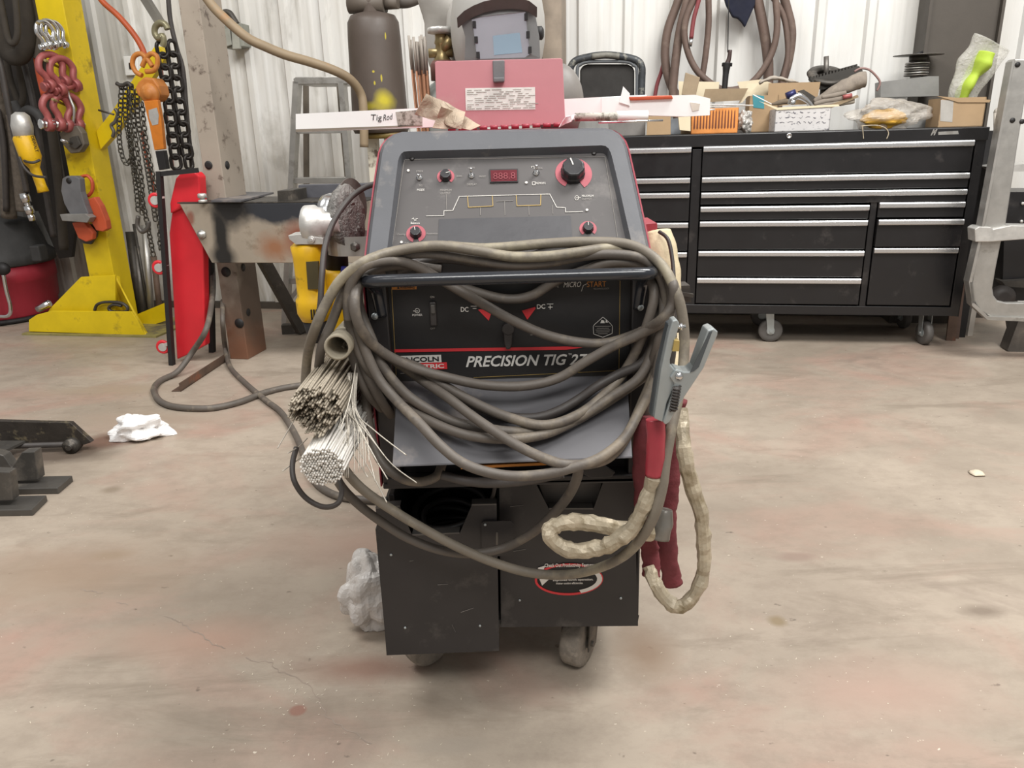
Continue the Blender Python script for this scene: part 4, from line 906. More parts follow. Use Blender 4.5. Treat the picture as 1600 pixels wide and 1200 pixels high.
mb = MB(); mb.prism(P4(1.84, ((780, 160), (1010, 148), (1010, 183), (780, 190))), V((0, .06, 0))); t.part('box', mb, white)
mb = MB(); mb.prism(P4(1.83, ((968, 160), (974, 135), (984, 146), (984, 165))), V((0, .004, 0))); mb.prism(P4(1.835, ((940, 152), (1086, 148), (1110, 154), (1109, 180), (1070, 182), (940, 178))), V((0, .05, 0))); t.part('end_flap', mb, white)
mb = MB(); mb.prism(P4(1.8335, ((1078, 160), (1094, 162), (1092, 172), (1082, 174))), V((0, .001, 0))); t.part('stain', mb, mat('tape_beige', '#d9d0c4', .4)); t.done()
for i, (a, b) in enumerate((((1105, 163), (1177, 165)), ((1105, 166.5), (1150, 166)), ((1105, 172), (1117, 171)))):
    mb = MB(); mb.cyl(at(*a, 1.85), at(*b, 1.85), .0016, None, 8); single('filler_rod', mb, rodbright, 'filler rod poking out of the torn end of the white box', 'filler rod', 'filler rods in the torn white box')
mb = MB(); mb.prism(P4(1.828, ((983, 151), (1050, 149), (1052, 154.5), (984, 157))), V((0, .012, 0))); single('marker_stick', mb, orange, 'flat orange stick lying on the white box', 'marker', bevel=.002)
mb = MB(); mb.cyl(at(898, 183, 1.74), at(964, 182, 1.74), .0085); single('rod_sleeve', mb, whitedirt, 'grimy speckled roll just right of the red lid', 'roll')
mb = MB(); mb.cyl(at(963, 181.5, 1.75), at(1012, 180, 1.75), .010); single('paper_roll', mb, white, 'clean white paper roll beside the speckled roll', 'roll')
mb = MB(); mb.cyl(at(935, 191.5, 1.70), at(1036, 188, 1.70), .0022, None, 8); single('steel_rod', mb, chrome, 'bright steel rod sticking out below the rolls right of the lid', 'rod')
def crumple(name, Y, pts, m_, label, amp=.012, n=14, seed=1, cat='film', fq=28, dy=.05):
    """crumpled sheet spanning four corner pixels (tl, tr, br, bl)"""
    tl, tr, br_, bl_ = [at(*q[:2], q[2] if len(q) > 2 else Y) for q in pts]; mb = MB()
    def fn(u, v):
        p = (tl.lerp(tr, u)).lerp(bl_.lerp(br_, u), v); k = noise.noise(V((p.x*fq, p.z*fq, seed))); k2 = noise.noise(V((p.x*fq*.5+9, p.z*fq*.5, seed)))
        return p + V((amp*.3*k2, amp*k + dy*.3*k2 - dy*4*(u-.5)**2*.2, amp*.3*k))
    mb.grid(fn, n, n, smooth=False); return single(name, mb, m_, label, cat, solid=.0012)
crumple('plastic_wrap', 1.63, ((667, 146), (728, 174), (722, 202, 1.60), (650, 180)), papery, 'brownish crumpled plastic wrap on the machine top at the left of the lid', .018, seed=2, cat='wrap')
crumple('plastic_wrap', 1.61, ((690, 165), (752, 196), (735, 203, 1.58), (676, 200)), papery, 'folded lower lobe of brownish plastic wrap in front of the lid hinge', .012, seed=5, cat='wrap')
crumple('plastic_scrap', 1.64, ((884, 182), (899, 178), (892, 190), (873, 199)), whitebag, 'small white plastic scrap at the right foot of the red lid', .008, seed=7, cat='scrap')
# welding helmet
H = Thing('welding_helmet', 'grey welding helmet with large clear lens standing behind the red lid', 'helmet')
c = at(778, 46, 2.2); mb = MB(); mb.ball(c, (.124, .15, .19), 28, 18); H.part('shell', mb, mat('helmet_grey', '#a9a7a2', .5, 0, .08, 8, .05))
fr = MB(); YH = 1.985
o_ = [(719, 30), (745, 17), (775, 9), (810, 8), (834, 17), (842, 60), (843, 92), (836, 104), (740, 106), (727, 96), (728, 60)]
i_ = [(737, 30), (752, 26), (775, 23), (800, 20.5), (821, 18), (825, 55), (828, 84), (820, 90), (748, 92), (745, 88), (741, 55)]
oo = P4(2.03, o_); of = [p+V((0, -.03, 0)) for p in P4(2.03, o_)]; ii = P4(1.995, i_); n = len(o_)
fr.add(oo+of, [(i, (i+1) % n, n+(i+1) % n, n+i) for i in range(n)]); fr.add(of+ii, [(i, (i+1) % n, n+(i+1) % n, n+i) for i in range(n)])
i2 = [p+V((0, .02, 0)) for p in ii]; fr.add(ii+i2, [(i, (i+1) % n, n+(i+1) % n, n+i) for i in range(n)]); H.part('face_frame', fr, mat('helmet_dark', '#6f6f6e', .35, 0, .1))
ln_ = MB(); ln_.prism([p+V((0, .006, 0)) for p in ii], V((0, .003, 0))); H.part('lens', ln_, glass)
iv = MB(); iv.prism([at(*q, 1.9985) for q in ((770, 56), (812, 51), (816, 82), (772, 86))], V((0, .001, 0))); H.part('lens_reflection', iv, mat('reflection_blue', '#b9d3e6', .08, .6, .02, bump=0))  # bluish reflection on the lens, painted as a thin pale blue plate
br_ = MB(); top = [(717, 33), (728, 23), (742, 15), (757, 9), (775, 5), (793, 3.5), (810, 4), (825, 8), (837, 17)]; NB = len(top); a_ = P4(2.05, top); b_ = [p+V((0, -.085, -.004)) for p in a_]; d_ = [p+V((0, -.06, -.022)) for p in a_]
br_.add(a_+b_+d_, [(i, i+1, NB+1+i, NB+i) for i in range(NB-1)]+[(NB+i, NB+1+i, 2*NB+1+i, 2*NB+i) for i in range(NB-1)]); H.part('brow', br_, mat('helmet_brow', '#4e4b46', .6), solid=.003)
kb = MB(); kb.lathe([(.012, 0), (.016, .004), (.016, .014), (.01, .018)], at(838, 52, 2.08), (1, -.2, 0), 16); H.part('side_knob', kb, blackm)
for x, y in ((741, 38), (744, 62), (747, 86), (822, 26), (825, 54), (828, 78)):
    mb = MB(); p = at(x, y, 1.993); mb.box(p.x-.004, p.x+.004, p.y-.004, p.y+.002, p.z-.007, p.z+.007); H.part('clip', mb, blackm)
hood = MB(); c = at(700, 22, 2.42); hood.ball(c, (.085, .06, .2), 28, 22, nz=.03, nf=9); hood.ball(at(728, 60, 2.3), (.045, .05, .12), 18, 14, nz=.02, nf=12); H.part('leather_hood', hood, clothgrey); H.done()
# gas cylinder
C_ = Thing('gas_cylinder', 'grey gas cylinder with brass valve and pale handwheel behind the machine', 'gas cylinder')
b = at(689, 60, 2.26); bx, by = b.x, b.y
cy = MB(); cy.lathe([(.02, .192), (.088, .2), (.09, .22), (.09, 1.26), (.082, 1.30), (.055, 1.335), (.03, 1.35)], (bx+.02, by, 0), (0, 0, 1), 32); C_.part('body', cy, mat('cylinder_grey', '#8f938e', .5, .1))
nk = MB(); nk.lathe([(.036, 1.345), (.036, 1.385), (.03, 1.395)], (bx+.003, by, 0), (0, 0, 1), 24); C_.part('neck_ring', nk, mat('maroon_paint', '#6d4640', .5))
v = MB(); zz = at(689, 88, 2.26).z; v.lathe([(.022, 0), (.024, .006), (.017, .02), (.016, .045), (.019, .05), (.016, .06), (.016, .075), (.006, .085)], (bx, by, 1.39), (0, 0, 1), 8); v.cyl((bx-.035, by, 1.415), (bx+.03, by, 1.415), .012, None, 8); v.cyl((bx, by, 1.42), (bx+.028, by-.01, 1.45), .015, None, 12); C_.part('valve', v, brass)
hw = MB(); z = at(689, 47, 2.26).z; vs = []; seg = 32
prof = [(.006, z-.012), (.022, z-.010), (.033, z-.008), (.035, z), (.033, z+.006), (.0, z+.009)]
for r, zz in prof:
    for j in range(seg): a = 2*pi*j/seg; k = 1+.05*cos(a*8)*(r > .03); vs.append((bx+r*k*cos(a), by+r*k*sin(a), zz))
hw.add(vs, [(i*seg+j, i*seg+(j+1) % seg, (i+1)*seg+(j+1) % seg, (i+1)*seg+j) for i in range(len(prof)-1) for j in range(seg)], True); hw.cyl((bx, by, 1.47), (bx, by, z), .006); C_.part('handwheel', hw, castal); C_.done()
# copper-coated rods
random.seed(8); o0 = None
rodtop = mat('rod_dusty_copper', '#8f6347', .5, .35, .25, 9, .02)
cpt = fl(0, 0) if 0 else None
topc = at(652, 62, 2.2); botc = V((topc.x+.035, topc.y, .195))
for k in range(16):
    a = random.uniform(0, 2*pi); r = .026*sqrt(random.random()); tp = topc+V((r*cos(a)*1.05, r*sin(a), random.uniform(-.012, .012))); bt = botc+V((r*.5*cos(a), r*.5*sin(a), 0))
    t = Thing('welding_rod', 'tall dusty copper rod standing in the bundle behind the red lid', 'rod', 'tall copper rods behind the red lid')
    mb = MB(); mb.cyl(bt, tp, .0028, None, 8); md = bt.lerp(tp, .935); t.part('rod', mb, rodtop); m2 = MB(); m2.cyl(md, tp+(tp-bt).normalized()*.001, .0033, None, 8); t.part('grey_end', m2, mat('rod_grey_end', '#8a8278', .5) if k == 0 else bpy.data.materials['rod_grey_end']); t.done()

# ------------------------------------------------------------------ bench, column, ladder
def pw(mb, yl, pts, th, toward=False):
    P = wpl(yl); return mb.prism([P.hit(*q) for q in pts], -P.N*th)
def pwt(name, yl, pts, th, m_, label, cat, bevel=0, **k):
    mb = MB(); pw(mb, yl, pts, th); return single(name, mb, m_, label, cat, bevel=bevel, **k)
# column in wall frame
mb = MB(MW); s0, s1 = .465, .578
def holes(): pass
mb.box(s0, s1, -1.355, -1.13, 0, 3.0)
cl = Thing('steel_column', 'tall beige painted steel column rising behind the bench beam', 'column'); CP = wpl(-1.3565)
colm = mat('column_paint', '#9a8f82', .5, 0, .08, 3, .05, col2='#57493f', amt2=.1, s2=14, blobs=[(g(.52, -1.3, .1), (.4, .4, .32), '#75503c', .6, 1.0), (g(.55, -1.2, .35), (.3, .3, .35), '#5b4d42', .6, .8)])
cl.part('shaft', mb, colm, bevel=.004)
for q in ((326, 258, CP),):
    h = MB(); h.lathe([(.022, 0), (.022, .003), (.012, .004), (0, .004)], CP.hit(*q[:2]), -CP.N if CP.N.y > 0 else CP.N, 16); cl.part('bolt_hole', h, blackm)
SP = Plane(g(.5785, 0, 0), g(.5785, 1, 0)-g(.5785, 0, 0), (0, 0, 1))
for x, y in ((353, 425), (374, 505)):
    h = MB(); C = CP.hit(x, y); h.lathe([(.028, 0), (.028, .002), (0, .002)], C, CP.N, 18); cl.part('bolt_hole', h, blackm)
for x, y in ((355, 258), (380, 418), (388, 488)):
    h = MB(); C = SP.hit(x, y); h.lathe([(.022, 0), (.022, .002), (0, .002)], C, SP.N, 18); cl.part('bolt_hole', h, blackm)
cl.done()
YB = -1.50; BPl = wpl(YB); g1 = lambda x, y: tuple(BPl.hit(x, y))
beam = Thing('bench_beam', 'heavy beige steel beam with black overspray and rust running behind the machine', 'beam')
beamm = mat('beam_paint', '#94897a', .5, 0, .07, 5, .04, col2='#7c7060', amt2=.15, s2=9, blobs=[
    (g1(452, 322), (.48, .3, .10), '#2a2c31', .4, 1.0), (g1(360, 326), (.14, .3, .12), '#211f1e', .5, .7), (g1(345, 365), (.06, .3, .22), '#1f1d1b', .6, .5), (g1(350, 402), (.09, .3, .09), '#1f1d1b', .6, .5),
    (g1(470, 375), (.12, .3, .12), '#7d4a3a', .6, .7), (g1(430, 385), (.13, .3, .10), '#8c6247', .8, 1.0), (g1(298, 372), (.03, .2, .05), '#7b4438', .5, 1.2), (g1(297, 340), (.03, .2, .05), '#84584a', .5, 1.6)])
mb = MB(); q = [(280, 318), (470, 317), (566, 316), (566, 411), (470, 411), (331, 411)]; F_ = [BPl.hit(*p) for p in q]
mb.prism(F_, -BPl.N*.34); beam.part('web', mb, beamm, bevel=.004)
F2 = F_; mb = MB(); tpz = F_[0].z
mb.prism([F_[0]+V((-.01, 0, 0)), F_[2], F_[2]-BPl.N*.36, F_[0]-BPl.N*.36+V((-.01, 0, 0))], (0, 0, .006)); beam.part('top_flange', mb, darksteel)
bt = MB(); C = BPl.hit(316, 366); bt.lathe([(.026, 0), (.026, .008), (.016, .012), (.016, .026), (.0, .028)], C, BPl.N, 6); beam.part('bolt', bt, alum)
lg_ = MB(); P = wpl(-1.18); lg_.prism([P.hit(*p) for p in ((600, 411), (625, 411), (640, 520), (610, 520))], -P.N*.1); 
beam.done()
zt = tpz+.0065
def onbeam(pts, dz=0.0):
    out = []
    for x, y in pts: d = ray(x, y); out.append(CAM + d*((zt+dz-CH)/d.z))
    return out
mb = MB(); mb.prism(onbeam(((330, 316), (376, 316), (428, 303), (372, 302))), (0, 0, .01)); single('steel_plate', mb, sheet, 'flat grey steel plate lying on the bench beam', 'plate', bevel=.001)
mb = MB(); a = BPl.hit(434, 316, -.03); mb.prism([BPl.hit(*q, -.03) for q in ((434, 317), (457, 316), (455, 297), (433, 298))], V((.03, .2, .0))); single('steel_bar', mb, darksteel, 'short square steel bar on the bench beam', 'bar', bevel=.003)
mb = MB(); Pq = wpl(YB+.26); mb.prism([Pq.hit(*q) for q in ((466, 289), (584, 286), (584, 311), (466, 313))], -Pq.N*.06); single('steel_channel', mb, mat('grey_channel', '#55555a', .5), 'grey steel channel lying along the bench beam in front of the ladder', 'channel', bevel=.003)
mb = MB(); p = onbeam(((317, 316),))[0]; mb.lathe([(.024, 0), (.024, .012), (.014, .014), (.014, .022), (.024, .022), (.024, .04), (.018, .045)], p, (0, 0, 1), 6); single('hex_nuts', mb, castal, 'pair of zinc hex nuts on the bench beam end', 'nut')
mb = MB(); a = fl(283, 612); b = fl(352, 566); d = (b-a).normalized(); s = d.cross(V((0, 0, 1)))*.05
mb.prism([a+V((0, 0, .0015)), b+V((0, 0, .0015)), b-s, a-s], (0, 0, .004)); mb.prism([a+s*0, b+s*0, b+V((0, 0, .045)), a+V((0, 0, .045))], s*-.1)
single('angle_iron', mb, rust, 'rusty angle iron lying on the floor in front of the column foot', 'angle iron')
mb = MB(); mb.bar(g(.5, -.75, .03), g(1.35, -.5, .03), .06, .06); single('steel_bar', mb, darksteel, 'dark steel bar lying on the floor behind the column', 'bar')
# angled strut behind
mb = MB(); a = wpl(-.9).hit(415, 412); b = wpl(-.75).hit(470, 496); mb.bar(wpl(-.95).hit(405, 395), V((b.x, b.y, .02)), .05, .07); single('brace_strut', mb, darksteel, 'slanted dark steel strut below the bench beam', 'strut')
# stepladder
Ld = Thing('stepladder', 'aluminium stepladder standing behind the bench', 'ladder'); PLd = wpl(-.62)
def rail(P, a, b, w, th, name, m_=alum):
    A = P.hit(*a); B = P.hit(*b)
    if B.z < .004 or name == 'rail': B = A + (B-A)*((A.z-.003)/(A.z-B.z))
    mb = MB(); mb.bar(A, B, th, w, up=P.X); Ld.part(name, mb, m_)
rail(PLd, (465, 128), (446, 512), .035, .06, 'rail'); rail(PLd, (535, 128), (566, 512), .035, .06, 'rail')
PLr = wpl(-.2); rail(PLr, (478, 130), (480, 470), .03, .03, 'rear_leg', mat('alu_dark', '#6b6358', .5, .4)); rail(PLr, (530, 130), (560, 470), .03, .03, 'rear_leg', bpy.data.materials['alu_dark'])
mb = MB(); mb.prism([PLd.hit(*q, .03) for q in ((458, 123), (462, 120), (540, 119), (546, 124), (545, 131), (459, 132))], -PLd.N*.30); Ld.part('top_cap', mb, alum, bevel=.004)
for ya in (205, 283, 366, 440):
    k = (ya-128)/(512-128); xl = 465-19*k; xr = 535+31*k
    mb = MB(); mb.prism([PLd.hit(*q, .01) for q in ((xl, ya-5), (xr, ya-6), (xr, ya+3), (xl, ya+4))], -PLd.N*.085); Ld.part('step', mb, alum, bevel=.002)
mb = MB(); mb.bar(PLd.hit(448, 475), PLd.hit(470, 446), .01, .025); Ld.part('brace', mb, alum); Ld.done()
# electrical box on the wall
Eb = Thing('electrical_box', 'grey green electrical switch box with curved conduit on the wall', 'electrical box')
mb = MB(); pw(mb, -.13, ((348, 40), (377, 36), (381, 72), (352, 76)), .105); Eb.part('box', mb, mat('grey_green', '#8b8c82', .5), bevel=.004)
mb = MB(); pw(mb, -.15, ((350, 45), (358, 44), (362, 70), (352, 73)), .03); pw(mb, -.15, ((361, 43), (372, 42), (374, 76), (363, 77)), .03); Eb.part('cover', mb, mat('grey_green2', '#9a9a90', .5), bevel=.003)
mb = MB(); P = wpl(-.09); mb.tube([P.hit(*q) for q in ((370, 38), (364, 28), (358, 20), (350, 20), (347, 26))], .02, 10, 5); Eb.part('conduit_elbow', mb, darksteel); Eb.done()
Sw = Thing('wall_switch', 'white light switch plate on the wall behind the hoist', 'switch'); mb = MB(); pw(mb, -.03, ((192, 88), (213, 87), (216, 117), (196, 118)), .02); Sw.part('cover_plate', mb, white, bevel=.003); mb = MB(); pw(mb, -.036, ((201, 98), (204, 98), (205, 108), (202, 108)), .006); Sw.part('toggle', mb, blackm); Sw.done()
# upper hose and tank
mb = MB(); P = wpl(-1.15); mb.tube([at(300, -40, 4.1), at(325, 0, 4.1), at(347, 25, 4.1), at(385, 58, 4.1), at(415, 73, 4.1), at(447, 86, 4.1), at(485, 97, 4.15), at(522, 110, 4.2), at(547, 124, 4.25), at(563, 145, 4.3), at(568, 172, 4.3), at(569, 230, 4.3)], .023, 12, 7)
single('air_hose', mb, mat('brown_hose', '#86755d', .6, 0, .15, 5, .03, col2='#a5713f', amt2=.1, s2=3), 'thick brown hose sweeping down from the column to the dark tank', 'hose')
Tk = Thing('tank', 'dark brown upright tank with yellow paint splashes', 'tank'); P = wpl(-1.0); c = P.hit(588, 100); b0_ = P.hit(592, 208); t0_ = P.hit(584, 22)
tm = mat('tank_brown', '#4c423b', .5, 0, .12, 4, .04, blobs=[(tuple(P.hit(600, 158, .13)), (.07, .2, .07), '#b3a51f', .7, .8), (tuple(P.hit(585, 166, .13)), (.10, .2, .03), '#96892a', .7, 1.2), (tuple(P.hit(601, 55, .13)), (.004, .2, .02), '#aa9a2c', .4, .6), (tuple(P.hit(586, 130, .13)), (.006, .2, .012), '#aa9a2c', .4, .8), (tuple(P.hit(596, 122, .13)), (.005, .2, .02), '#aa9a2c', .4, .8), (tuple(P.hit(584, 112, .13)), (.007, .2, .007), '#aa9a2c', .4, .8)])
h = t0_.z-b0_.z; r = .148; mb = MB(); mb.lathe([(r*.5, 0), (r*.98, .0), (r*1.04, .02), (r*1.02, h*.2), (r*.95, h*.8), (r*.92, h*.93), (r*.8, h*.985), (r*.6, h), (.05, h+.01), (.05, h+.06)], (c.x, c.y, b0_.z), (0, 0, 1), 32); Tk.part('body', mb, tm)
mb = MB(); mb.lathe([(r*.85, -.03), (r*.9, -.02), (r*.9, 0)], (c.x+.02, c.y, b0_.z), (0, 0, 1), 28); Tk.part('base_flange', mb, mat('gold_brown', '#6e5b2b', .5, .2))
mb = MB(); mb.cyl(P.hit(546, 6), P.hit(602, 6), .05); mb.cyl(P.hit(602, 5), P.hit(622, 4), .032); Tk.part('inlet_pipe', mb, brown)
mb = MB(); P2 = wpl(-1.0); q0 = P2.hit(584, 212); mb.box(q0.x-.035, q0.x+.025, c.y-.03, c.y+.03, 0, b0_.z-.02); mb.box(q0.x+.06, q0.x+.075, c.y-.02, c.y+.04, 0, b0_.z-.02); Tk.part('post', mb, paintpost); Tk.done()
mb = MB(); mb.tube([at(618, 4, 4.55), at(640, 3, 4.5), at(668, -12, 4.5), at(690, -40, 4.5)], .028, 12, 6); single('air_hose', mb, mat('grey_hose', '#59534d', .6), 'dark hose leaving the top of the brown tank', 'hose')
# beige column and ribbed conduit behind helmet
mb = MB(MW); a = wl(848, 50, -.25); b = wl(879, 50, -.25); mb.box(a.x, b.x, -.30, -.05, 0, 3.2); single('steel_post', mb, mat('post_beige', '#8d8071', .6), 'beige steel post against the wall behind the helmet', 'post')
mb = MB(); P = wpl(-.36); A = P.hit(840, -30); B = P.hit(842, 110); n_ = 64
pts = [(.026 if i % 2 else .020, (B-A).length*i/n_) for i in range(n_+1)]; mb.lathe(pts, A, B-A, 14); single('ribbed_hose', mb, mat('ribbed_dark', '#5d564f', .6), 'dark ribbed hose running up beside the beige post', 'hose')
# ------------------------------------------------------------------ black tool cabinet (wall frame)
YC = -.806; CBP = wpl(YC)
zc_ = lambda x, y: wl(x, y, YC).z
K = Thing('tool_cabinet', 'wide black rolling tool cabinet with bright drawer handles', 'tool cabinet')
XL, XR, ZB, ZT = 2.35, 4.53, .185, 1.172
mb = MB(MW); mb.box(XL, XR, YC, YC+.56, ZB, ZB+.05); mb.box(XL, XL+.03, YC, YC+.56, ZB, ZT-.03); mb.box(XR-.045, XR, YC, YC+.56, ZB, ZT-.03); mb.box(XL, XR, YC+.54, YC+.56, ZB, ZT-.03); mb.box(XL, XR, YC, YC+.05, ZT-.06, ZT-.03)
mb.box(3.065, 3.115, YC, YC+.5, ZB+.05, ZT-.075); mb.box(4.012, 4.045, YC, YC+.5, ZB+.05, .83)
K.part('carcass', mb, blackcab, bevel=.003)
mb = MB(MW); mb.box(XL-.005, XR+.008, YC-.012, YC+.57, ZT-.075+.01, ZT); K.part('top', mb, blackcab, bevel=.004)
mb = MB(MW); mb.box(XL+.02, XR-.02, YC+.01, YC+.55, ZT-.001, ZT+.002); K.part('top_mat', mb, sooty)
hz = [zc_(1110, 231), zc_(1110, 279), zc_(1110, 303), zc_(1110, 325), zc_(1110, 348), zc_(1110, 394), zc_(1110, 436)]
rz = [zc_(1440, 318), zc_(1440, 344), zc_(1440, 389)]
ml = [zc_(1040, 233), zc_(1040, 280.5), zc_(1040, 303.5), zc_(1040, 350), zc_(1040, 396)]
zb = ZB+.055
def drawer(s0, s1, zt_, zl, out=0):
    mb = MB(MW); mb.box(s0, s1, YC-.006-out, YC+.02, zl+.012, zt_+.012); dr = K.part('drawer', mb, blackcab, bevel=.002)
    mb = MB(MW); pr = [(-.006, .012), (-.020, .013), (-.026, .006), (-.026, -.012), (-.021, -.017), (-.006, -.017)]
    y0 = YC-out; a = [V((s0+.002, y0+p[0]*.9, zt_+p[1])) for p in pr]; mb.prism(a, V((s1-s0-.004, 0, 0))); K.part('handle', mb, handm, dr, bevel=.0015)
handm = mat('brushed_aluminium_handle', '#cfcfcf', .28, .85, .04, 40, .01, stretch=(1, 1, 20))
def col_(s0, s1, zs, zend, outs=None):
    for i, z in enumerate(zs):
        drawer(s0, s1, z-.004, (zs[i+1] if i+1 < len(zs) else zend-.012)+.004, (outs or {}).get(i, 0))
col_(XL+.035, 3.06, ml, zb); col_(3.12, 4.475, hz[:3], hz[3]+.016); col_(3.12, 4.005, hz[3:], zb); col_(4.05, 4.475, rz, zb, {1: .022})
mb = MB(); p = CBP.hit(1233, 212, .014); mb.lathe([(.014, 0), (.014, .004), (.009, .006), (.009, .003), (0, .003)], p, CBP.N, 20); K.part('lock', mb, chrome)
CB2 = Plane(CBP.O+CBP.N*.0125, CBP.X, CBP.Y)
mb = MG(); T(mb, CB2, 'M', (1454, 211), (1464, 210.5), 9, shear=.5, bold=.05); quad(mb, CB2, [(1466, 206), (1497, 204.5), (1498, 209.5), (1466, 211)])
for q in mb.l: K.part('badge', q, alum)
for (x, y) in ((3.56, -.72), (4.40, -.72), (2.55, -.72), (3.56, -.33), (4.40, -.33), (2.55, -.33)):
    front = y < -.5; ang = 90 if x < 4 else 12
    M = MW @ Matrix.Translation((x, y, 0)) @ Matrix.Rotation(radians(ang), 4, 'Z')
    fk = MB(M); r = .068; w_ = .036
    for s in (-1, 1): fk.prism([(s*(w_/2+.006), -.018, r-.015), (s*(w_/2+.006), .018, r-.015), (s*(w_/2+.006), .035, .175), (s*(w_/2+.006), -.01, .175)], (s*.003, 0, 0))
    fk.box(-w_/2-.009, w_/2+.009, -.01, .04, .170, .176); fk.box(-.04, .04, -.02, .06, .176, .186); fk.cyl((-w_/2-.014, 0, r), (w_/2+.014, 0, r), .008, None, 10)
    fp = K.part('caster', fk, zinc)
    wh = MB(M); wh.lathe([(r*.66, 0), (r*.92, 0), (r, w_*.2), (r, w_*.8), (r*.92, w_), (r*.66, w_)], (-w_/2, 0, r), (1, 0, 0), 30); K.part('wheel', wh, mat('grey_wheel', '#55524f', .6) if 'grey_wheel' not in bpy.data.materials else bpy.data.materials['grey_wheel'], fp)
    hb = MB(M); hb.lathe([(r*.2, -.002), (r*.35, .0), (r*.4, .004), (r*.55, .001), (r*.66, .003), (r*.66, w_-.003), (r*.55, w_-.001), (r*.4, w_-.004), (r*.35, w_), (r*.2, w_+.002)], (-w_/2, 0, r), (1, 0, 0), 26); K.part('hub', hb, zinc, fp)
K.done()

# ------------------------------------------------------------------ things on the cabinet
ZC = ZT+.003
def cbox(name, label, cat, front, yl, depth, m_, flaps=(), inside=None, open_=True):
    """open carton: front = four pixels (tl, tr, br, bl) on plane y=yl"""
    P = wpl(yl); q = [IW @ P.hit(*p) for p in front]; s0 = (q[0].x+q[3].x)/2; s1 = (q[1].x+q[2].x)/2; zt_ = (q[0].z+q[1].z)/2
    t = Thing(name, label, cat); mb = MB(MW); w = .004
    mb.box(s0, s1, yl, yl+w, ZC, zt_); mb.box(s0, s1, yl+depth-w, yl+depth, ZC, zt_); mb.box(s0, s0+w, yl, yl+depth, ZC, zt_); mb.box(s1-w, s1, yl, yl+depth, ZC, zt_); mb.box(s0, s1, yl, yl+depth, ZC, ZC+w)
    if not open_: mb.box(s0, s1, yl, yl+depth, zt_-w, zt_)
    t.part('carton', mb, m_)
    for (pts, y2, mm, lean) in flaps:
        P2 = wpl(y2); mb = MB(); h = [P2.hit(*p) for p in pts]
        mb.prism(h, -P2.N*.003); t.part('flap', mb, mm)
    return t, (s0, s1, yl, depth, zt_)
# filter carton with pleats
t, (s0, s1, yl, dp_, zt_) = cbox('filter_carton', 'open carton with orange pleated filter printed on its front', 'carton', ((1081, 170), (1155, 168), (1152, 203), (1080, 203)), -.70, .22, mat('orange_print', '#d58a45', .6),
    [(((1102, 139), (1169, 138), (1158, 157), (1097, 160)), -.60, cardd, 0), (((1060, 127), (1124, 128), (1122, 158), (1062, 160)), -.49, cardl, 0), (((1168, 130), (1186, 130), (1160, 160), (1154, 162)), -.58, cardl, 0)])
for i in range(14):
    a = s0+.012+(s1-s0-.02)*i/14; w_ = (s1-s0-.02)/14
    mb = MB(MW); mb.prism([(a, yl-.0008, ZC+.03), (a+w_*.28, yl-.0008, ZC+.022), (a+w_*.56, yl-.0008, ZC+.03), (a+w_*.45, yl-.0008, zt_-.02), (a+w_*.28, yl-.0008, zt_-.008), (a+w_*.1, yl-.0008, zt_-.02)], (0, .0012, 0)); t.part('printed_pleat', mb, mat('pleat_brown', '#6d3a22', .6, bump=0) if i == 0 else bpy.data.materials['pleat_brown'])
mb = MB(MW); mb.box(s0+.008, s1-.008, yl+.008, yl+.2, ZC+.01, zt_-.012); t.part('filter', mb, blue.copy() if 0 else mat('filter_blue_grey', '#4b4c5c', .6)); t.done()
mb = MB(); mb.prism([wpl(-.76).hit(*q) for q in ((1060, 182), (1079, 182), (1079, 205), (1062, 203))], -wpl(0).N*.1); single('carton', mb, cardl, 'small pale carton beside the orange printed filter carton', 'carton')
# clear wrap
p = wpl(-.66).hit(1165, 185); 
def bag2(c, r, m_, label, seed, nz=.35, ms=3, cat='plastic bag', name='plastic_bag'):
    bag(name, (c.x, c.y, c.z), r, m_, label, seed, nz, ms, cat)
bag2(V((p.x, p.y, ZC+.058)), (.045, .05, .06), mat('clear_wrap', '#b7b3ad', .2, .15, .15, 12, .6, 25), 'crumpled clear wrapping between the filter carton and the printed carton', 12, .4, 4, 'plastic wrap')
t, _ = cbox('cardboard_box', 'plain brown carton behind the clear wrapping with a teal corner', 'carton', ((1170, 150), (1216, 148), (1214, 199), (1170, 200)), -.50, .2, card)
mb = MB(); mb.prism([wpl(-.502).hit(*q) for q in ((1176, 148), (1194, 150), (1194, 170), (1177, 168))], -wpl(0).N*.002); t.part('teal_label', mb, teal); 
mb = MB(); mb.prism([wpl(-.35).hit(*q) for q in ((1152, 128), (1190, 124), (1215, 133), (1210, 150), (1160, 150))], -wpl(0).N*.003); t.part('flap', mb, cardl); t.done()
p = wpl(-.4).hit(1212, 128); 
mb = MB(); mb.tube([wpl(-.42).hit(*q) for q in ((1186, 130), (1200, 124), (1216, 122), (1232, 126), (1248, 128))], [.01, .02, .022, .018, .008], 12, 5, nz=.012, nf=40, flat=.5); single('rag', mb, mat('grey_rag', '#a79e92', .9, 0, .15, 15, .3, 40), 'crumpled grey paper rag on the brown carton', 'rag')
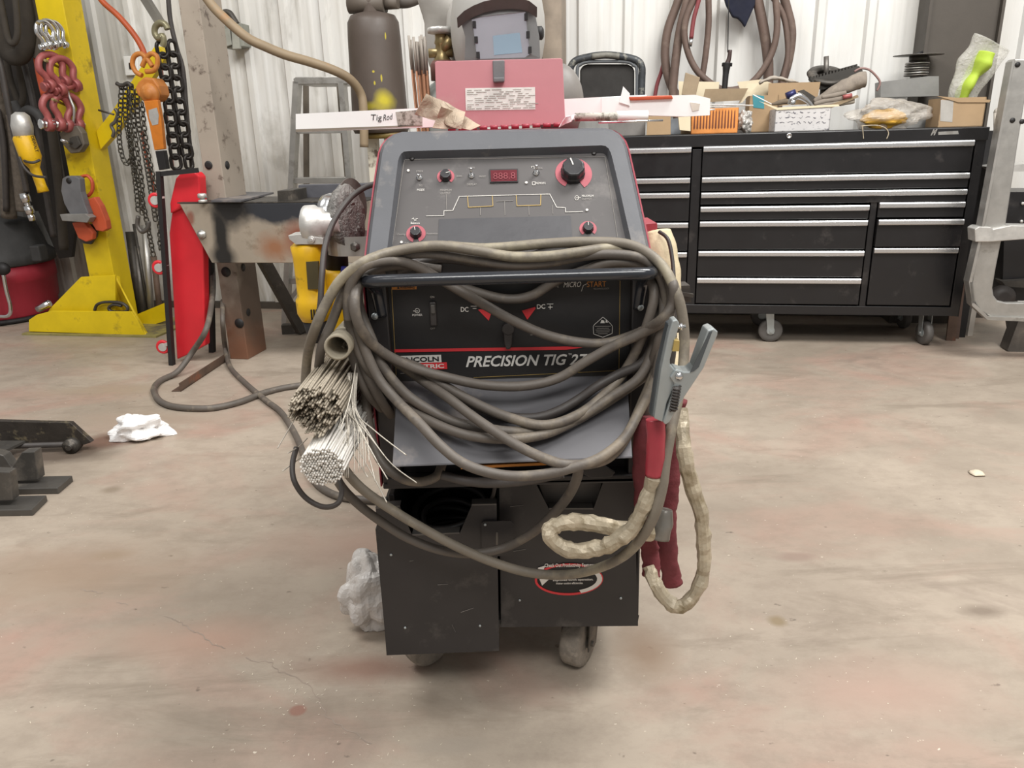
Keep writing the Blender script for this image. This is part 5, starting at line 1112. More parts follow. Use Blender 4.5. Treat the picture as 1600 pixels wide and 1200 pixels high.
# printed carton
t, (s0, s1, yl, dp_, zt_) = cbox('printed_carton', 'white carton printed with small dark pictograms, full of tools', 'carton', ((1214, 170), (1297, 168), (1298, 199), (1208, 201)), -.72, .30, printw,
    [(((1201, 130), (1282, 128), (1276, 162), (1199, 166)), -.43, card, 0), (((1186, 158), (1215, 168), (1310, 163), (1312, 166), (1214, 172)), -.725, cardl, 0), (((1290, 166), (1340, 148), (1342, 152), (1296, 170)), -.6, cardd, 0)])
mk = MG(); random.seed(4); PPc = wpl(yl-.001)
for row, y in enumerate((176, 184, 192)):
    x = 1216+random.uniform(0, 4)
    while x < 1290:
        w_ = random.uniform(3, 8)
        lineq(mk, PPc, [(x, y+random.uniform(-1.5, 1.5)-(x-1216)*.02), (x+w_*.5, y+random.uniform(-2, 2)-(x-1216)*.02), (x+w_, y+random.uniform(-1.5, 1.5)-(x-1216)*.02)], random.uniform(1, 3.5)); x += w_+random.uniform(4, 8)
for q in mk.l: t.part('printed_mark', q, mat('print_dark', '#5c5b66', .6, bump=0) if q is mk.l[0] else bpy.data.materials['print_dark'])
t.done()
P = wpl(-.62)
t = Thing('air_tool', 'chrome and dark blue air tool lying in the white printed carton', 'tool')
mb = MB(); mb.tube([P.hit(*q) for q in ((1232, 163), (1237, 155), (1248, 150), (1262, 158), (1270, 168))], [.012, .02, .018, .012, .010], 12, 5); t.part('body', mb, chrome)
mb = MB(); mb.cyl(P.hit(1228, 150), P.hit(1243, 144), .017); t.part('collar', mb, mat('dark_blue_anod', '#2d2f5c', .35, .3))
mb = MB(); mb.lathe([(.004, 0), (.012, .0), (.014, .012), (.006, .014)], P.hit(1239, 160, .02), (-.3, -1, .1), 14); t.part('nozzle', mb, chrome); t.done()
mb = MB(); mb.tube([P.hit(*q) for q in ((1206, 163), (1215, 161), (1228, 158), (1238, 160))], [.006, .012, .014, .01], 12, 5, nz=.004); single('work_glove', mb, mat('glove_brown', '#6e6152', .9), 'brown crumpled glove in the white printed carton', 'glove')
mb = MB(); mb.prism([wpl(-.5).hit(*q) for q in ((1248, 142), (1256, 140), (1278, 154), (1272, 164), (1262, 162))], -wpl(0).N*.04); single('black_part', mb, darksteel, 'dark rectangular tool head at the back of the printed carton', 'tool')
mb = MB(); mb.cyl(P.hit(1177, 148), P.hit(1208, 164), .0025); single('thin_rod', mb, white, 'thin pale rod sticking out at the left of the printed carton', 'rod')
# gloves
gl = mat('grey_glove', '#857b70', .85, 0, .15, 12, .2, 30, col2='#a09687', amt2=.3)
t = Thing('work_glove', 'pair of grey leather gloves with open cuff lying right of the printed carton', 'glove'); P = wpl(-.52)
mb = MB(); mb.tube([P.hit(*q) for q in ((1272, 160), (1292, 150), (1315, 138), (1340, 127), (1352, 125))], [.012, .028, .036, .042, .040], 16, 6, nz=.008, nf=30, cap=False); t.part('cuff', mb, gl, solid=.003)
for i, (pts, r) in enumerate(((((1330, 150), (1310, 155), (1290, 158), (1272, 163)), .014), (((1335, 158), (1312, 161), (1290, 164), (1275, 167)), .014), (((1322, 145), (1300, 150), (1284, 152)), .012))):
    mb = MB(); mb.tube([wpl(-.58).hit(*q) for q in pts], [r, r*1.1, r, r*.7], 10, 5, nz=.004); t.part('finger', mb, gl)
mb = MB(); mb.tube([wpl(-.6).hit(*q) for q in ((1317, 152), (1331, 149))], [.012, .012], 10, 3); t.part('red_trim', mb, pinkred); t.done()
# gear and toothed rail, red cord
t = Thing('gear_ring', 'dark round cast ring with upright bolt behind the gloves', 'machine part'); P = wpl(-.33); c = P.hit(1292, 118)
mb = MB(); mb.lathe([(.055, -.012), (.105, -.01), (.112, 0), (.105, .012), (.06, .014), (.055, -.012)], c, (.0, -.55, 1), 34); t.part('ring', mb, darksteel); mb = MB(); mb.cyl(c+V((0, 0, -.03)), P.hit(1291, 88), .014); t.part('bolt', mb, steel); 
mb = MB(); mb.cyl((c.x, c.y, ZC), c, .03); t.part('stem', mb, darksteel); t.done()
mb = MB(); P = wpl(-.40); a = P.hit(1268, 128); b = P.hit(1344, 106); mb.prism([P.hit(*q) for q in ((1266, 124), (1342, 103), (1348, 110), (1347, 118), (1286, 140), (1278, 136))], -P.N*.06)
for i in range(15):
    k = i/15; p0 = (1266+76*k, 124-21*k); mb.prism([P.hit(p0[0], p0[1]), P.hit(p0[0]+3, p0[1]-.8), P.hit(p0[0]+2.5, p0[1]-4.5), P.hit(p0[0]+.5, p0[1]-4)], -P.N*.06)
single('toothed_rail', mb, mat('toothed_dark', '#37342f', .6), 'dark toothed rail leaning behind the gloves', 'machine part')
mb = MB(); P = wpl(-.45); mb.tube([P.hit(*q) for q in ((1335, 112), (1345, 107), (1358, 109), (1370, 120), (1375, 130), (1370, 142))], .006, 8, 6); single('cord', mb, mat('dusty_pink_cord', '#8a6d68', .6), 'dusty pink cord arching above the milky bag', 'cord')
# milky bag with yellow cloth
p = wpl(-.62).hit(1383, 178); bag('yellow_cloth', (p.x, p.y, ZC+.052), (.125, .06, .052), yelrag, 'yellow cloth bundled inside the milky plastic bag', 5, .3, 3, 'cloth')
p = wpl(-.6).hit(1382, 168); bag('plastic_bag', (p.x+.02, p.y, ZC+.076), (.20, .10, .080), film('milky_bag', '#cfc8be', .42, .3), 'large milky plastic bag with yellow cloth on the cabinet top', 7.7, .45, 2.6)
mb = MB(); P = wpl(-.815)
mb2 = Thing('strap', 'pale strap draped over the cabinet front edge below the milky bag', 'strap')
for pts in (((1347, 196), (1348, 206), (1349, 217)), ((1372, 196), (1383, 200), (1388, 208), (1385, 217))):
    m_ = MB(); m_.tube([P.hit(*q) for q in pts], .008, 8, 5, flat=.3); mb2.part('strap_end', m_, mat('strap_cream', '#b8ab94', .8) if 'strap_cream' not in bpy.data.materials else bpy.data.materials['strap_cream'])
m_ = MB(); m_.tube([wpl(-.80).hit(1347, 197), wpl(-.76).hit(1358, 196), wpl(-.80).hit(1372, 196)], .008, 8, 5, flat=.4); mb2.part('strap_loop', m_, bpy.data.materials['strap_cream']); mb2.done()
# grey steel tray, spool of discs
mb = MB(); P = wpl(-.36); mb.prism([P.hit(*q) for q in ((1376, 128), (1451, 119), (1467, 119), (1467, 150), (1376, 152))], -P.N*.12); 
q = MB(); q.prism([V((p.x, p.y, ZC)) for p in [P.hit(1380, 150), P.hit(1460, 150), P.hit(1460, 150)-P.N*.1, P.hit(1380, 150)-P.N*.1]], (0, 0, .1)); mb.add(q.v, q.f); single('steel_tray', mb, mat('grey_tray', '#8b8a87', .45, .3, .1), 'grey folded steel tray behind the milky bag', 'tray')
t = Thing('grinding_discs', 'stack of thin discs with a wide top disc on the grey tray', 'discs'); P = wpl(-.30); c = P.hit(1431, 119)
for i in range(6): mb = MB(); mb.lathe([(0, 0), (.062, 0), (.064, .003), (.062, .008), (0, .008)], (c.x, c.y, c.z+i*.0125), (0, 0, 1), 26); t.part('disc', mb, alum if i % 2 else steel)
mb = MB(); mb.lathe([(0, 0), (.045, 0), (.047, .03), (0, .03)], (c.x, c.y, c.z+.076), (0, 0, 1), 24); t.part('hub', mb, darksteel)
mb = MB(); mb.lathe([(0, 0), (.13, .002), (.13, .005), (0, .008)], (c.x+.0, c.y, c.z+.106), (.0, -.02, 1), 30); t.part('top_disc', mb, steel)
mb = MB(); mb.cyl((c.x-.02, c.y, c.z+.11), (c.x+.02, c.y, c.z+.125), .008); t.part('nut', mb, blackm); t.done()
bag2(V((*(wpl(-.42).hit(1470, 150))[:2], ZC+.05)), (.07, .05, .05), mat('dark_wrap', '#5b5560', .35, .1, .3, 14, .5, 30), 'dark crumpled wrapper beside the right brown carton', 22, .4, 4, 'wrapper', 'wrapper')
t, (s0, s1, yl, dp_, zt_) = cbox('cardboard_box', 'brown carton at the right end of the cabinet top', 'carton', ((1469, 153), (1539, 152), (1538, 196), (1467, 197)), -.70, .2, card,
    [(((1464, 150), (1497, 153), (1548, 156), (1546, 160), (1498, 160)), -.705, card, 0)])
mb = MB(); mb.prism([wpl(-.701).hit(*q) for q in ((1470, 156), (1490, 157), (1488, 191), (1469, 189))], -wpl(0).N*.0015); t.part('white_label', mb, mat('box_label', '#aaa69f', .6)); t.done()
mb = MB(); P = wpl(-.6); mb.tube([P.hit(*q) for q in ((1500, 156), (1508, 138), (1520, 118), (1532, 100), (1540, 84))], [.06, .075, .065, .095, .09], 14, 6, nz=.02, nf=14, flat=.45); single('lime_cloth', mb, green, 'lime green cloth inside the clear bag standing in the carton', 'cloth')
mb = MB(); mb.tube([P.hit(*q) for q in ((1503, 160), (1508, 140), (1520, 115), (1534, 92), (1550, 66))], [.07, .09, .10, .105, .10], 18, 7, nz=.03, nf=10, flat=.35); single('plastic_bag', mb, film('lime_bag_film', '#d9d6cf', .38, .25), 'clear bag with lime green cloth standing up from the right carton', 'plastic bag')
# under the white box, left end of cabinet
for pts, yl, lab, mm in ((((1012, 182), (1048, 181), (1048, 207), (1010, 209)), -.74, 'small tan carton under the torn end of the white box', card), (((950, 186), (1008, 184), (1008, 210), (952, 212)), -.6, 'grey carton in the shade left of the small tan carton', mat('grey_carton', '#77736f', .7)), (((1048, 186), (1066, 184), (1066, 203), (1048, 205)), -.5, 'grey metal box behind the small tan carton', mat('bluegrey', '#868b90', .5))):
    P = wpl(yl); mb = MB(); q = [P.hit(*p) for p in pts]; q[2].z = ZC; q[3].z = ZC; mb.prism(q, -P.N*.14); single('cardboard_box', mb, mm, lab, 'carton', bevel=.002)
# black padded chair back
t = Thing('chair_back', 'black padded chair back in a scuffed rounded tube frame on the cabinet', 'chair back'); P = wpl(-.36); Pp = wpl(-.34)
mb = MB(); mb.tube([P.hit(*q) for q in ((892, 160), (891, 125), (891, 108), (898, 96), (915, 90), (945, 86), (975, 89), (996, 95), (1003, 106), (1003, 125), (1002, 160))], .021, 12, 6); t.part('frame', mb, mat('scuffed_frame', '#3c3f42', .5, .2, .3, 18, .1, col2='#8c8a80', amt2=.2, s2=20))
mb = MB(); P.hit(0, 0); q = [Pp.hit(*p) for p in ((906, 158), (906, 110), (910, 103), (918, 100), (980, 100), (988, 104), (991, 110), (991, 158))]; mb.prism(q, -Pp.N*.05); t.part('pad', mb, padm, bevel=.01)
mb = MB(); mb.tube([P.hit(*q) for q in ((902, 158), (902, 110), (907, 101), (918, 97), (950, 96), (980, 97), (990, 102), (995, 110), (995, 158))], .010, 10, 5); t.part('pad_rim', mb, mat('rim_grey', '#5a5d60', .5))
mb = MB(); mb.tube([P.hit(*q, .015) for q in ((925, 88), (947, 86), (968, 88))], .016, 10, 5); t.part('grip', mb, mat('grip_scuffed', '#76746c', .6, 0, .3, 30)); 
mb = MB(); mb.bar(g(wl(950, 150, -.36).x-.15, -.34, ZC), g(wl(950, 150, -.36).x+.15, -.34, ZC)+V((0, 0, .0)), .1, .02); t.part('foot', mb, blackm); t.done()
mb = MB(); p = at(893, 160, 2.0); mb.ball(p+V((-.03, 0, .0)), (.06, .06, .09), 20, 14); single('dome_cap', mb, mat('grey_dome', '#77726d', .5), 'dark grey rounded cap behind the right edge of the red lid', 'cap')
mb = MB(); P = wpl(-.62); mb.prism([P.hit(*q) for q in ((1071, 113), (1094, 121), (1087, 150), (1065, 148))], -P.N*.02); 
mb.prism([V((p.x, p.y, ZC)) for p in [P.hit(1066, 150), P.hit(1086, 150), P.hit(1086, 150)-P.N*.02, P.hit(1066, 150)-P.N*.02]], (0, 0, .15)); single('sanding_block', mb, mat('brown_block', '#93826a', .7, 0, .15), 'brown rectangular block standing behind the white box end', 'block', bevel=.003)

# ------------------------------------------------------------------ hoses and cloth on the wall
def wh_(pts, r, m_, label, yl=-.1, name='air_hose', group='dusty hoses hanging on the wall', n=7):
    P = wpl(yl); mb = MB(); mb.tube([wpl(yl if len(q) == 2 else q[2]).hit(q[0], q[1]) for q in pts], r, 12, n); return single(name, mb, m_, label, 'hose', group)
wh_(((1068, -40), (1060, 0), (1044, 45), (1039, 85), (1044, 120), (1058, 150), (1085, 175), (1130, 188), (1180, 175), (1212, 150), (1228, 110), (1236, 70), (1236, 40), (1226, 0), (1216, -40)), .026, hosered, 'outermost thick dusty hose loop hanging on the wall', -.10)
wh_(((1085, -40), (1074, 0), (1062, 50), (1054, 110), (1052, 150), (1060, 190)), .026, hosered, 'thick dusty hose strand just inside the outermost loop, left', -.15)
wh_(((1178, -40), (1184, 0), (1194, 50), (1200, 95), (1200, 140), (1198, 190)), .030, hosered, 'thickest dark red brown hose strand hanging left of the right loops', -.12)
wh_(((1100, -40), (1084, 0), (1072, 30), (1070, 60), (1080, 95), (1098, 120), (1130, 140), (1165, 135), (1190, 112), (1207, 80), (1214, 45), (1212, 0), (1206, -40)), .019, hosered, 'inner dusty hose loop crossing the thick strand', -.2)
wh_(((1106, -40), (1107, 0), (1107, 40), (1102, 90), (1096, 130), (1090, 190)), .019, hosered, 'straight brown hose strand hanging left of the wire', -.1)
wh_(((1196, -20), (1222, 20), (1230, 60), (1230, 95), (1222, 130), (1216, 190)), .016, hosered, 'thin hose strand nested in the right side of the outer loop', -.16)
t = Thing('air_hose', 'short red hose end with metal fitting among the hanging hoses', 'hose'); mb = MB(); P = wpl(-.22); mb.tube([P.hit(*q) for q in ((1098, -30), (1092, 0), (1084, 30), (1080, 60))], .013, 10, 5); t.part('hose', mb, hosepink); mb = MB(); mb.cyl(P.hit(1080, 60), P.hit(1079, 73), .012, .008); t.part('fitting', mb, chrome); t.done()
wh_(((1040, 80), (1034, 110), (1026, 135), (1020, 175)), .012, hosepink, 'thin red hose showing left of the outermost loop', -.06, group=None)
mb = MB(); P = wpl(-.1); mb.prism([P.hit(*q) for q in ((1128, -10), (1180, -10), (1178, 10), (1170, 28), (1163, 44), (1158, 36), (1152, 30), (1144, 28), (1134, 10))], P.N*.05); single('dark_cloth', mb, navy, 'navy cloth hanging among the hoses at the top edge', 'cloth', bevel=.008)
t = Thing('hanging_swivel', 'black swivel fitting hanging on a thin wire between the hoses', 'fitting'); P = wpl(-.35)
mb = MB(); mb.tube([P.hit(1139, -20), P.hit(1138, 40), P.hit(1137, 82)], .003, 6, 3); t.part('wire', mb, blackm); mb = MB(); mb.tube([P.hit(*q) for q in ((1141, 78), (1139, 92), (1136, 100))], [.011, .013, .016], 10, 4); t.part('grip', mb, mat('dark_maroon', '#3c2a26', .5)); mb = MB(); mb.tube([P.hit(*q) for q in ((1136, 98), (1135, 106), (1134, 116), (1131, 150))], [.025, .022, .018, .016], 12, 4); mb.cyl(P.hit(1128, 101), P.hit(1144, 101), .010); t.part('swivel', mb, blackm); t.done()

# ------------------------------------------------------------------ right edge
mb = MB(MW); a = wl(1452, 0, -.2); b = wl(1568, 0, -.2); mb.box(a.x, b.x, -.2, -.02, 0, 3.2); mb.box(a.x, a.x+.015, -.22, -.2, 0, 3.2); mb.box(b.x-.015, b.x, -.24, -.2, 0, 3.2); single('steel_column', mb, mat('dark_brown_column', '#4a443d', .6, 0, .15, 3, .05), 'dark brown steel column behind the right end of the tool cabinet', 'column')
mb = MB(MW); mb.box(4.62, 4.68, -.55, -.5, 0, 1.15); single('upright_board', mb, blackm, 'black upright strip beside the right end of the cabinet', 'post')
for i, (x, y_, h, mm) in enumerate(((4.575, -.63, .72, rust), (4.61, -.58, .62, mat('brown_board', '#57443a', .7)))):
    mb = MB(); mb.bar(g(x, y_, 0), g(x+.0, y_+.06, h), .012, .05, up=g(1, 0, 0)-g(0, 0, 0)); single('wooden_strip', mb, mm, ('rust brown thin strip leaning on the right cabinet side', 'darker brown strip behind the rust one at the cabinet side')[i], 'strip')
G2 = Thing('c_clamp', 'huge bare steel c clamp at the right edge of the picture', 'clamp'); YG = -1.05; P = wpl(YG); cr_ = R(1480, 60, 2.308)
pc = [(1586, 92), (1612, 92), (1590, 230), (1571, 356), (1564, 380), (1556, 420), (1551, 450), (1553, 462), (1559, 470), (1572, 473), (1660, 473), (1660, 499), (1580, 499), (1550, 496), (1532, 486), (1522, 470), (1519, 445), (1524, 412), (1532, 380), (1538, 355), (1560, 230)]
mb = MB(); pw(mb, YG, pc, .035); FR = G2.part('frame', mb, alum, bevel=.006)
mb = MB(); pw(mb, YG-.02, [(1582, 96), (1586, 92), (1538, 355), (1519, 441), (1523, 474), (1519, 474), (1514, 441), (1534, 355)], .075); pw(mb, YG-.02, [(1519, 441), (1523, 474), (1545, 495), (1660, 499), (1660, 505), (1543, 500), (1519, 478), (1515, 441)], .075); G2.part('rim', mb, alum, FR)
mb = MB(); pw(mb, YG-.03, [(1523, 358), (1530, 354), (1548, 355), (1552, 358), (1580, 352), (1660, 354), (1660, 372), (1600, 374), (1548, 378), (1524, 378)], .1); G2.part('sliding_jaw', mb, castal, bevel=.004)
for x, y in ((1590, 101), (1582, 188), (1597, 190)):
    m_ = MB(); m_.lathe([(.012, 0), (.012, .002), (0, .002)], wpl(YG).hit(x, y, .0005), wpl(YG).N, 14); G2.part('hole', m_, blackm)
G2.done()
t = Thing('machine_stand', 'dark steel stand with grey plates behind the big clamp', 'stand'); 
mb = MB(); pw(mb, -.75, [(1571, 300), (1640, 300), (1640, 470), (1566, 470)], .3); t.part('cabinet', mb, blackcab)
mb = MB(); pw(mb, -.8, [(1566, 440), (1640, 436), (1640, 452), (1572, 448)], .1); t.part('shelf', mb, darksteel)
mb = MB(); pw(mb, -.85, [(1592, 500), (1640, 480), (1640, 566), (1574, 548)], .1); P = wpl(-.78); t.part('foot_plate', mb, steel)
mb = MB(); pw(mb, -.75, [(1575, 470), (1590, 470), (1600, 536), (1585, 536)], .08); t.part('leg', mb, steel)
mb = MB(); pw(mb, -.8, [(1556, 262), (1600, 256), (1640, 256), (1640, 268), (1570, 268)], .3); t.part('top_plate', mb, castal)
mb = MB(); P = wpl(-.82); mb.lathe([(.05, 0), (.06, .01), (.06, .05), (.03, .06)], P.hit(1562, 462), P.N, 18); t.part('round_cap', mb, rubberdark)
for x, y in ((1598, 318), (1596, 346)):
    m_ = MB(); m_.ball(wpl(-.76).hit(x, y), .009, 8, 6); t.part('bolt', m_, castal)
t.done()
mb = MB(); P = wpl(-.5); mb.cyl(P.hit(1561, 230), P.hit(1561, 175), .026); mb.ball(P.hit(1561, 175), .026, 12, 8); mb.bar(P.hit(1561, 230), V((*P.hit(1561, 230)[:2], 0)), .03, .03); single('white_bottle', mb, mat('bottle_white', '#c7c0b6', .5), 'small pale bottle on a post right of the dark column', 'bottle')
# ------------------------------------------------------------------ left side: yellow post, shackles, hoist, chains
YP = -.74
Yp = Thing('yellow_post', 'yellow painted steel post with gusseted base at the left', 'post'); P = wpl(YP)
a = wl(139, 430, YP); b = wl(177, 430, YP); mb = MB(MW); mb.box(a.x-.0, b.x+.005, YP, YP+.17, 0.01, 3.2); Yp.part('shaft', mb, yellow, bevel=.004)
mb = MB(MW); q0 = IW @ fl(43, 521); q1 = IW @ fl(237, 531); mb.box(q0.x, q1.x, (q0.y+q1.y)/2, YP+.35, 0, .012); Yp.part('base_plate', mb, mat('base_plate_dirty', '#8d8450', .6, 0, .2, 9, .1, col2='#5d574c', amt2=.2))
yb_ = (q0.y+q1.y)/2+.03; Pb = wpl(yb_)
mb = MB(); mb.prism([Pb.hit(*q) for q in ((45, 518), (45, 500), (57, 492), (80, 486), (205, 487), (214, 500), (226, 524))], -Pb.N*.015); Yp.part('front_plate', mb, yellow, bevel=.002)
mb = MB(); mb.prism([wpl(yb_+.06).hit(*q) for q in ((60, 512), (78, 482), (126, 433), (180, 430), (180, 515))], -Pb.N*.015); Yp.part('gusset', mb, yellow, bevel=.002)
A_ = Pb.hit(228, 527); B_ = Pb.hit(215, 520); t1 = wpl(YP).hit(178, 430); mb = MB(); t2 = wpl(YP+.02).hit(184, 432)
mb.prism([A_, t1, t2, V((t2.x, t2.y, .012)), A_+V((0, .05, -0.0))], V((.012, 0, 0))); Yp.part('gusset', mb, yellow)
mb = MB(); mb.prism([wpl(-.6).hit(*q) for q in ((212, 492), (260, 472), (262, 500), (216, 515))], -Pb.N*.02); Yp.part('rear_plate', mb, yellow)
mb = MB(); mb.bar(wpl(YP+.09).hit(156, 226), wpl(YP-.05).hit(250, 75), .02, .09, up=(0, 1, 0)); 
mb = MB(); Q = wpl(YP+.08); mb.prism([Q.hit(*q) for q in ((150, 205), (157, 234), (182, 206), (262, 85), (248, 72), (240, 74), (176, 172))], -Q.N*.05); Yp.part('brace', mb, yellow, bevel=.003)
mb = MB(); mb.cyl(P.hit(154, 172), P.hit(178, 179), .006); Yp.part('hook_pin', mb, darksteel); mb = MB(); mb.lathe([(.04, 0), (.045, .01), (.04, .02)], P.hit(64, 478, .06), (.6, -1, .2), 12)
Yp.done()
mb = MB(); c = wpl(-.85).hit(66, 474); mb.cyl(c+V((-.04, 0, .02-.06)), c+V((.05, 0, .03-.03)), .024, None, 6); mb.cyl(c+V((-.045, 0, -.03)), c+V((.055, 0, .005)), .012, None, 10); single('bolt_and_nuts', mb, chrome, 'bright bolt with nuts resting on the yellow base gusset', 'bolt')
mb = MB(); mb.tube([wpl(-.86).hit(*q) for q in ((148, 485), (152, 476), (165, 472), (188, 473), (199, 480), (196, 487), (176, 487), (170, 481), (178, 476), (190, 478))], .012, 10, 5, flat=.8); single('steel_hook', mb, darksteel, 'dark forged hook lying behind the yellow front plate', 'hook')
def shackle(x, y, w, h, tilt, m_, pinm, label, yl=-.82, group=None, th=.16, dy=0, yaw=0):
    th *= .72
    """bow shackle: pixel centre, pixel width and height"""
    c = wpl(yl).hit(x, y); k = wpl(yl).hit(x+1, y).x-c.x; w *= k; h *= k
    t = Thing('shackle', label, 'shackle', group)
    M = Matrix.Translation(c) @ Matrix.Rotation(radians(yaw), 4, 'Z') @ Matrix.Rotation(radians(tilt), 4, 'Y')
    mb = MB(M); r = w*th/2*1.2
    mb.tube([(-w*.34, 0, -h*.42), (-w*.36, 0, -h*.15), (-w*.5, 0, .12*h), (-w*.34, 0, h*.4), (0, 0, h*.5), (w*.34, 0, h*.4), (w*.5, 0, .12*h), (w*.36, 0, -h*.15), (w*.34, 0, -h*.42)], r, 10, 5)
    for s in (-1, 1): mb.cyl((s*w*.34-r*.9, 0, -h*.42), (s*w*.34+r*.9, 0, -h*.42), r*1.9, None, 14)
    t.part('bow', mb, m_); mb = MB(M); mb.cyl((-w*.62, 0, -h*.42), (w*.55, 0, -h*.42), r*.95, None, 10); mb.cyl((-w*.66, 0, -h*.42), (-w*.55, 0, -h*.42), r*1.4, None, 8); t.part('pin', mb, pinm); return t.done()
for i, (x, y) in enumerate(((72, 54), (79, 52), (87, 54))): shackle(x, y, 24, 34, -12, chrome, chrome, ('foremost bright zinc shackle, leftmost on the upper post peg', 'middle bright zinc shackle on the upper post peg', 'rearmost bright zinc shackle, nearest the yellow post edge')[i], -.90+i*.035, 'zinc shackles on the yellow post', yaw=58, th=.26)
for i, (x, y) in enumerate(((82, 110), (99, 116))): shackle(x, y, 36, 42, -14, pinkred, pinkred, ('red shackle at left on the middle post peg', 'red shackle at right on the middle post peg')[i], -.88+i*.05, 'red shackles on the yellow post', yaw=62, th=.3)
for i, (x, y) in enumerate(((89, 174), (106, 174))): shackle(x, y, 38, 44, 4, pinkred, chrome, ('red shackle at left on the lower post peg', 'red shackle at right on the lower post peg')[i], -.88+i*.05, 'red shackles on the yellow post', yaw=55, th=.3)
for x, y, x2, y2 in ((58, 36, 72, 42), (70, 94, 84, 102), (82, 155, 94, 161)):
    mb = MB(); mb.cyl(wpl(-.95).hit(x, y), wpl(-.735).hit(x2+10, y2+4), .008); single('peg', mb, brass, {58: 'brass tipped peg holding the zinc shackles', 70: 'brass tipped peg holding the upper red shackles', 82: 'brass tipped peg holding the lower red shackles'}[x], 'peg')
def plates(name, label, cat, items, yl=-.84):
    t = Thing(name, label, cat)
    for (pn, pts, th, m_, bev, dy) in items: mb = MB(); pw(mb, yl+dy, pts, th); t.part(pn, mb, m_, bevel=bev)
    return t
t = plates('plate_clamp', 'worn grey lifting clamp hanging on the yellow post', 'lifting clamp', [('body', ((92, 208), (103, 200), (120, 196), (128, 208), (132, 226), (124, 238), (110, 240), (98, 226)), .05, mat('worn_grey', '#6f675c', .5, .4, .2), .006, 0), ('inner_plate', ((108, 215), (120, 212), (126, 226), (118, 233), (108, 230)), .02, darksteel, .004, -.015)])
mb = MB(); mb.cyl(wpl(-.93).hit(96, 219), wpl(-.85).hit(113, 224), .008); t.part('pin', mb, chrome)
mb = MB(); mb.tube([wpl(-.82).hit(*q) for q in ((104, 135), (108, 150), (112, 160), (116, 172), (114, 196))], .008, 8, 4); t.part('hanger', mb, alum); t.done()
t = plates('plate_clamp', 'orange and grey vertical lifting clamp hanging low on the yellow post', 'lifting clamp', [
    ('grey_plate', ((97, 279), (104, 275), (117, 275), (124, 279), (126, 300), (133, 322), (138, 334), (130, 344), (112, 340), (100, 318), (95, 298)), .05, mat('grey_enamel', '#6c6c6e', .45, .2), .005, -.05), ('foot', ((93, 335), (133, 334), (141, 340), (136, 348), (97, 345)), .06, mat('grey_enamel_lt', '#8a8884', .45, .3), .003, -.07),
    ('orange_body', ((133, 312), (147, 308), (156, 322), (165, 345), (167, 358), (160, 362), (150, 360), (141, 345), (134, 328)), .05, orange, .005, 0), ('orange_jaw', ((112, 348), (130, 346), (145, 364), (144, 374), (134, 378), (122, 372)), .04, orange, .005, 0), ('dark_back', ((120, 365), (138, 350), (152, 352), (150, 370), (142, 382), (126, 380)), .02, darksteel, .003, .05)])
mb = MB(); P = wpl(-.80); mb.tube([P.hit(*q) for q in ((128, 276), (137, 275), (144, 284), (144, 298), (137, 306), (130, 304))], .013, 10, 5, flat=.8); t.part('shackle_ring', mb, orange)
for x, y in ((107.5, 282.5),): m_ = MB(); m_.lathe([(.018, 0), (.018, .002), (0, .002)], wpl(-.89).hit(x, y, .001), wpl(0).N, 16); t.part('hole', m_, blackm)
t.done()
# chains
def link_mesh(name, L_, w, r, m_):
    mb = MB(); pts = [V((w*.5*cos(a)*1.0, 0, (L_*.5-w*.5)*(1 if sin(a) > 0 else -1)+w*.5*sin(a))) for a in [2*pi*i/14+.01 for i in range(14)]]; mb.tube(pts, r, 6, 1, True, smoothpath=False); return mb
def chain(path, yl, L_, w, r, mbout, twist=0):
    P = wpl(yl); pts = catmull([P.hit(*q) for q in path], 20); d = [0]
    for a, b in zip(pts[:-1], pts[1:]): d.append(d[-1]+(b-a).length)
    n = int(d[-1]/(L_-2*r)*.97); base = link_mesh('l', L_, w, r, None); out = []
    for i in range(n):
        s_ = (i+.5)/n*d[-1]; j = max(k for k in range(len(d)) if d[k] <= s_); j = min(j, len(pts)-2)
        p = pts[j].lerp(pts[j+1], (s_-d[j])/max(1e-6, d[j+1]-d[j])); z = (pts[j]-pts[j+1]).normalized(); x = z.cross(V((0, 1, 0))).normalized(); y = z.cross(x)
        if i % 2: x, y = y, x
        c, s = cos(.6+twist), sin(.6+twist); x, y = x*c+y*s, y*c-x*s
        M = Matrix((x, y, z)).transposed().to_4x4(); M.translation = p; out.append([M @ v for v in base.v])
    for vs in out: mbout(vs, base.f)
t = Thing('heavy_chain', 'heavy black chain hanging in two strands beside the orange hoist', 'chain')
def adder(name, m_, t=t):
    def f(vs, fs): mb = MB(); mb.add(vs, fs, True); t.part(name, mb, m_)
    return f
chain(((252, 68), (258, 110), (266, 180), (276, 262)), -.80, .085, .058, .0115, adder('link', chainb)); chain(((268, 66), (274, 110), (284, 180), (296, 262)), -.74, .085, .058, .0115, adder('link', chainb), .5)
mb = MB(); P = wpl(-.84); mb.tube([P.hit(*q) for q in ((262, 46), (258, 38), (250, 36), (243, 42), (242, 52), (248, 60), (254, 56), (256, 66), (254, 72))], .018, 10, 5); t.part('hook', mb, mat('pale_hook', '#8a8468', .4, .4)); t.done()
t2 = Thing('chain_cluster', 'cluster of thin steel chains hanging from the yellow brace', 'chain')
cm = []
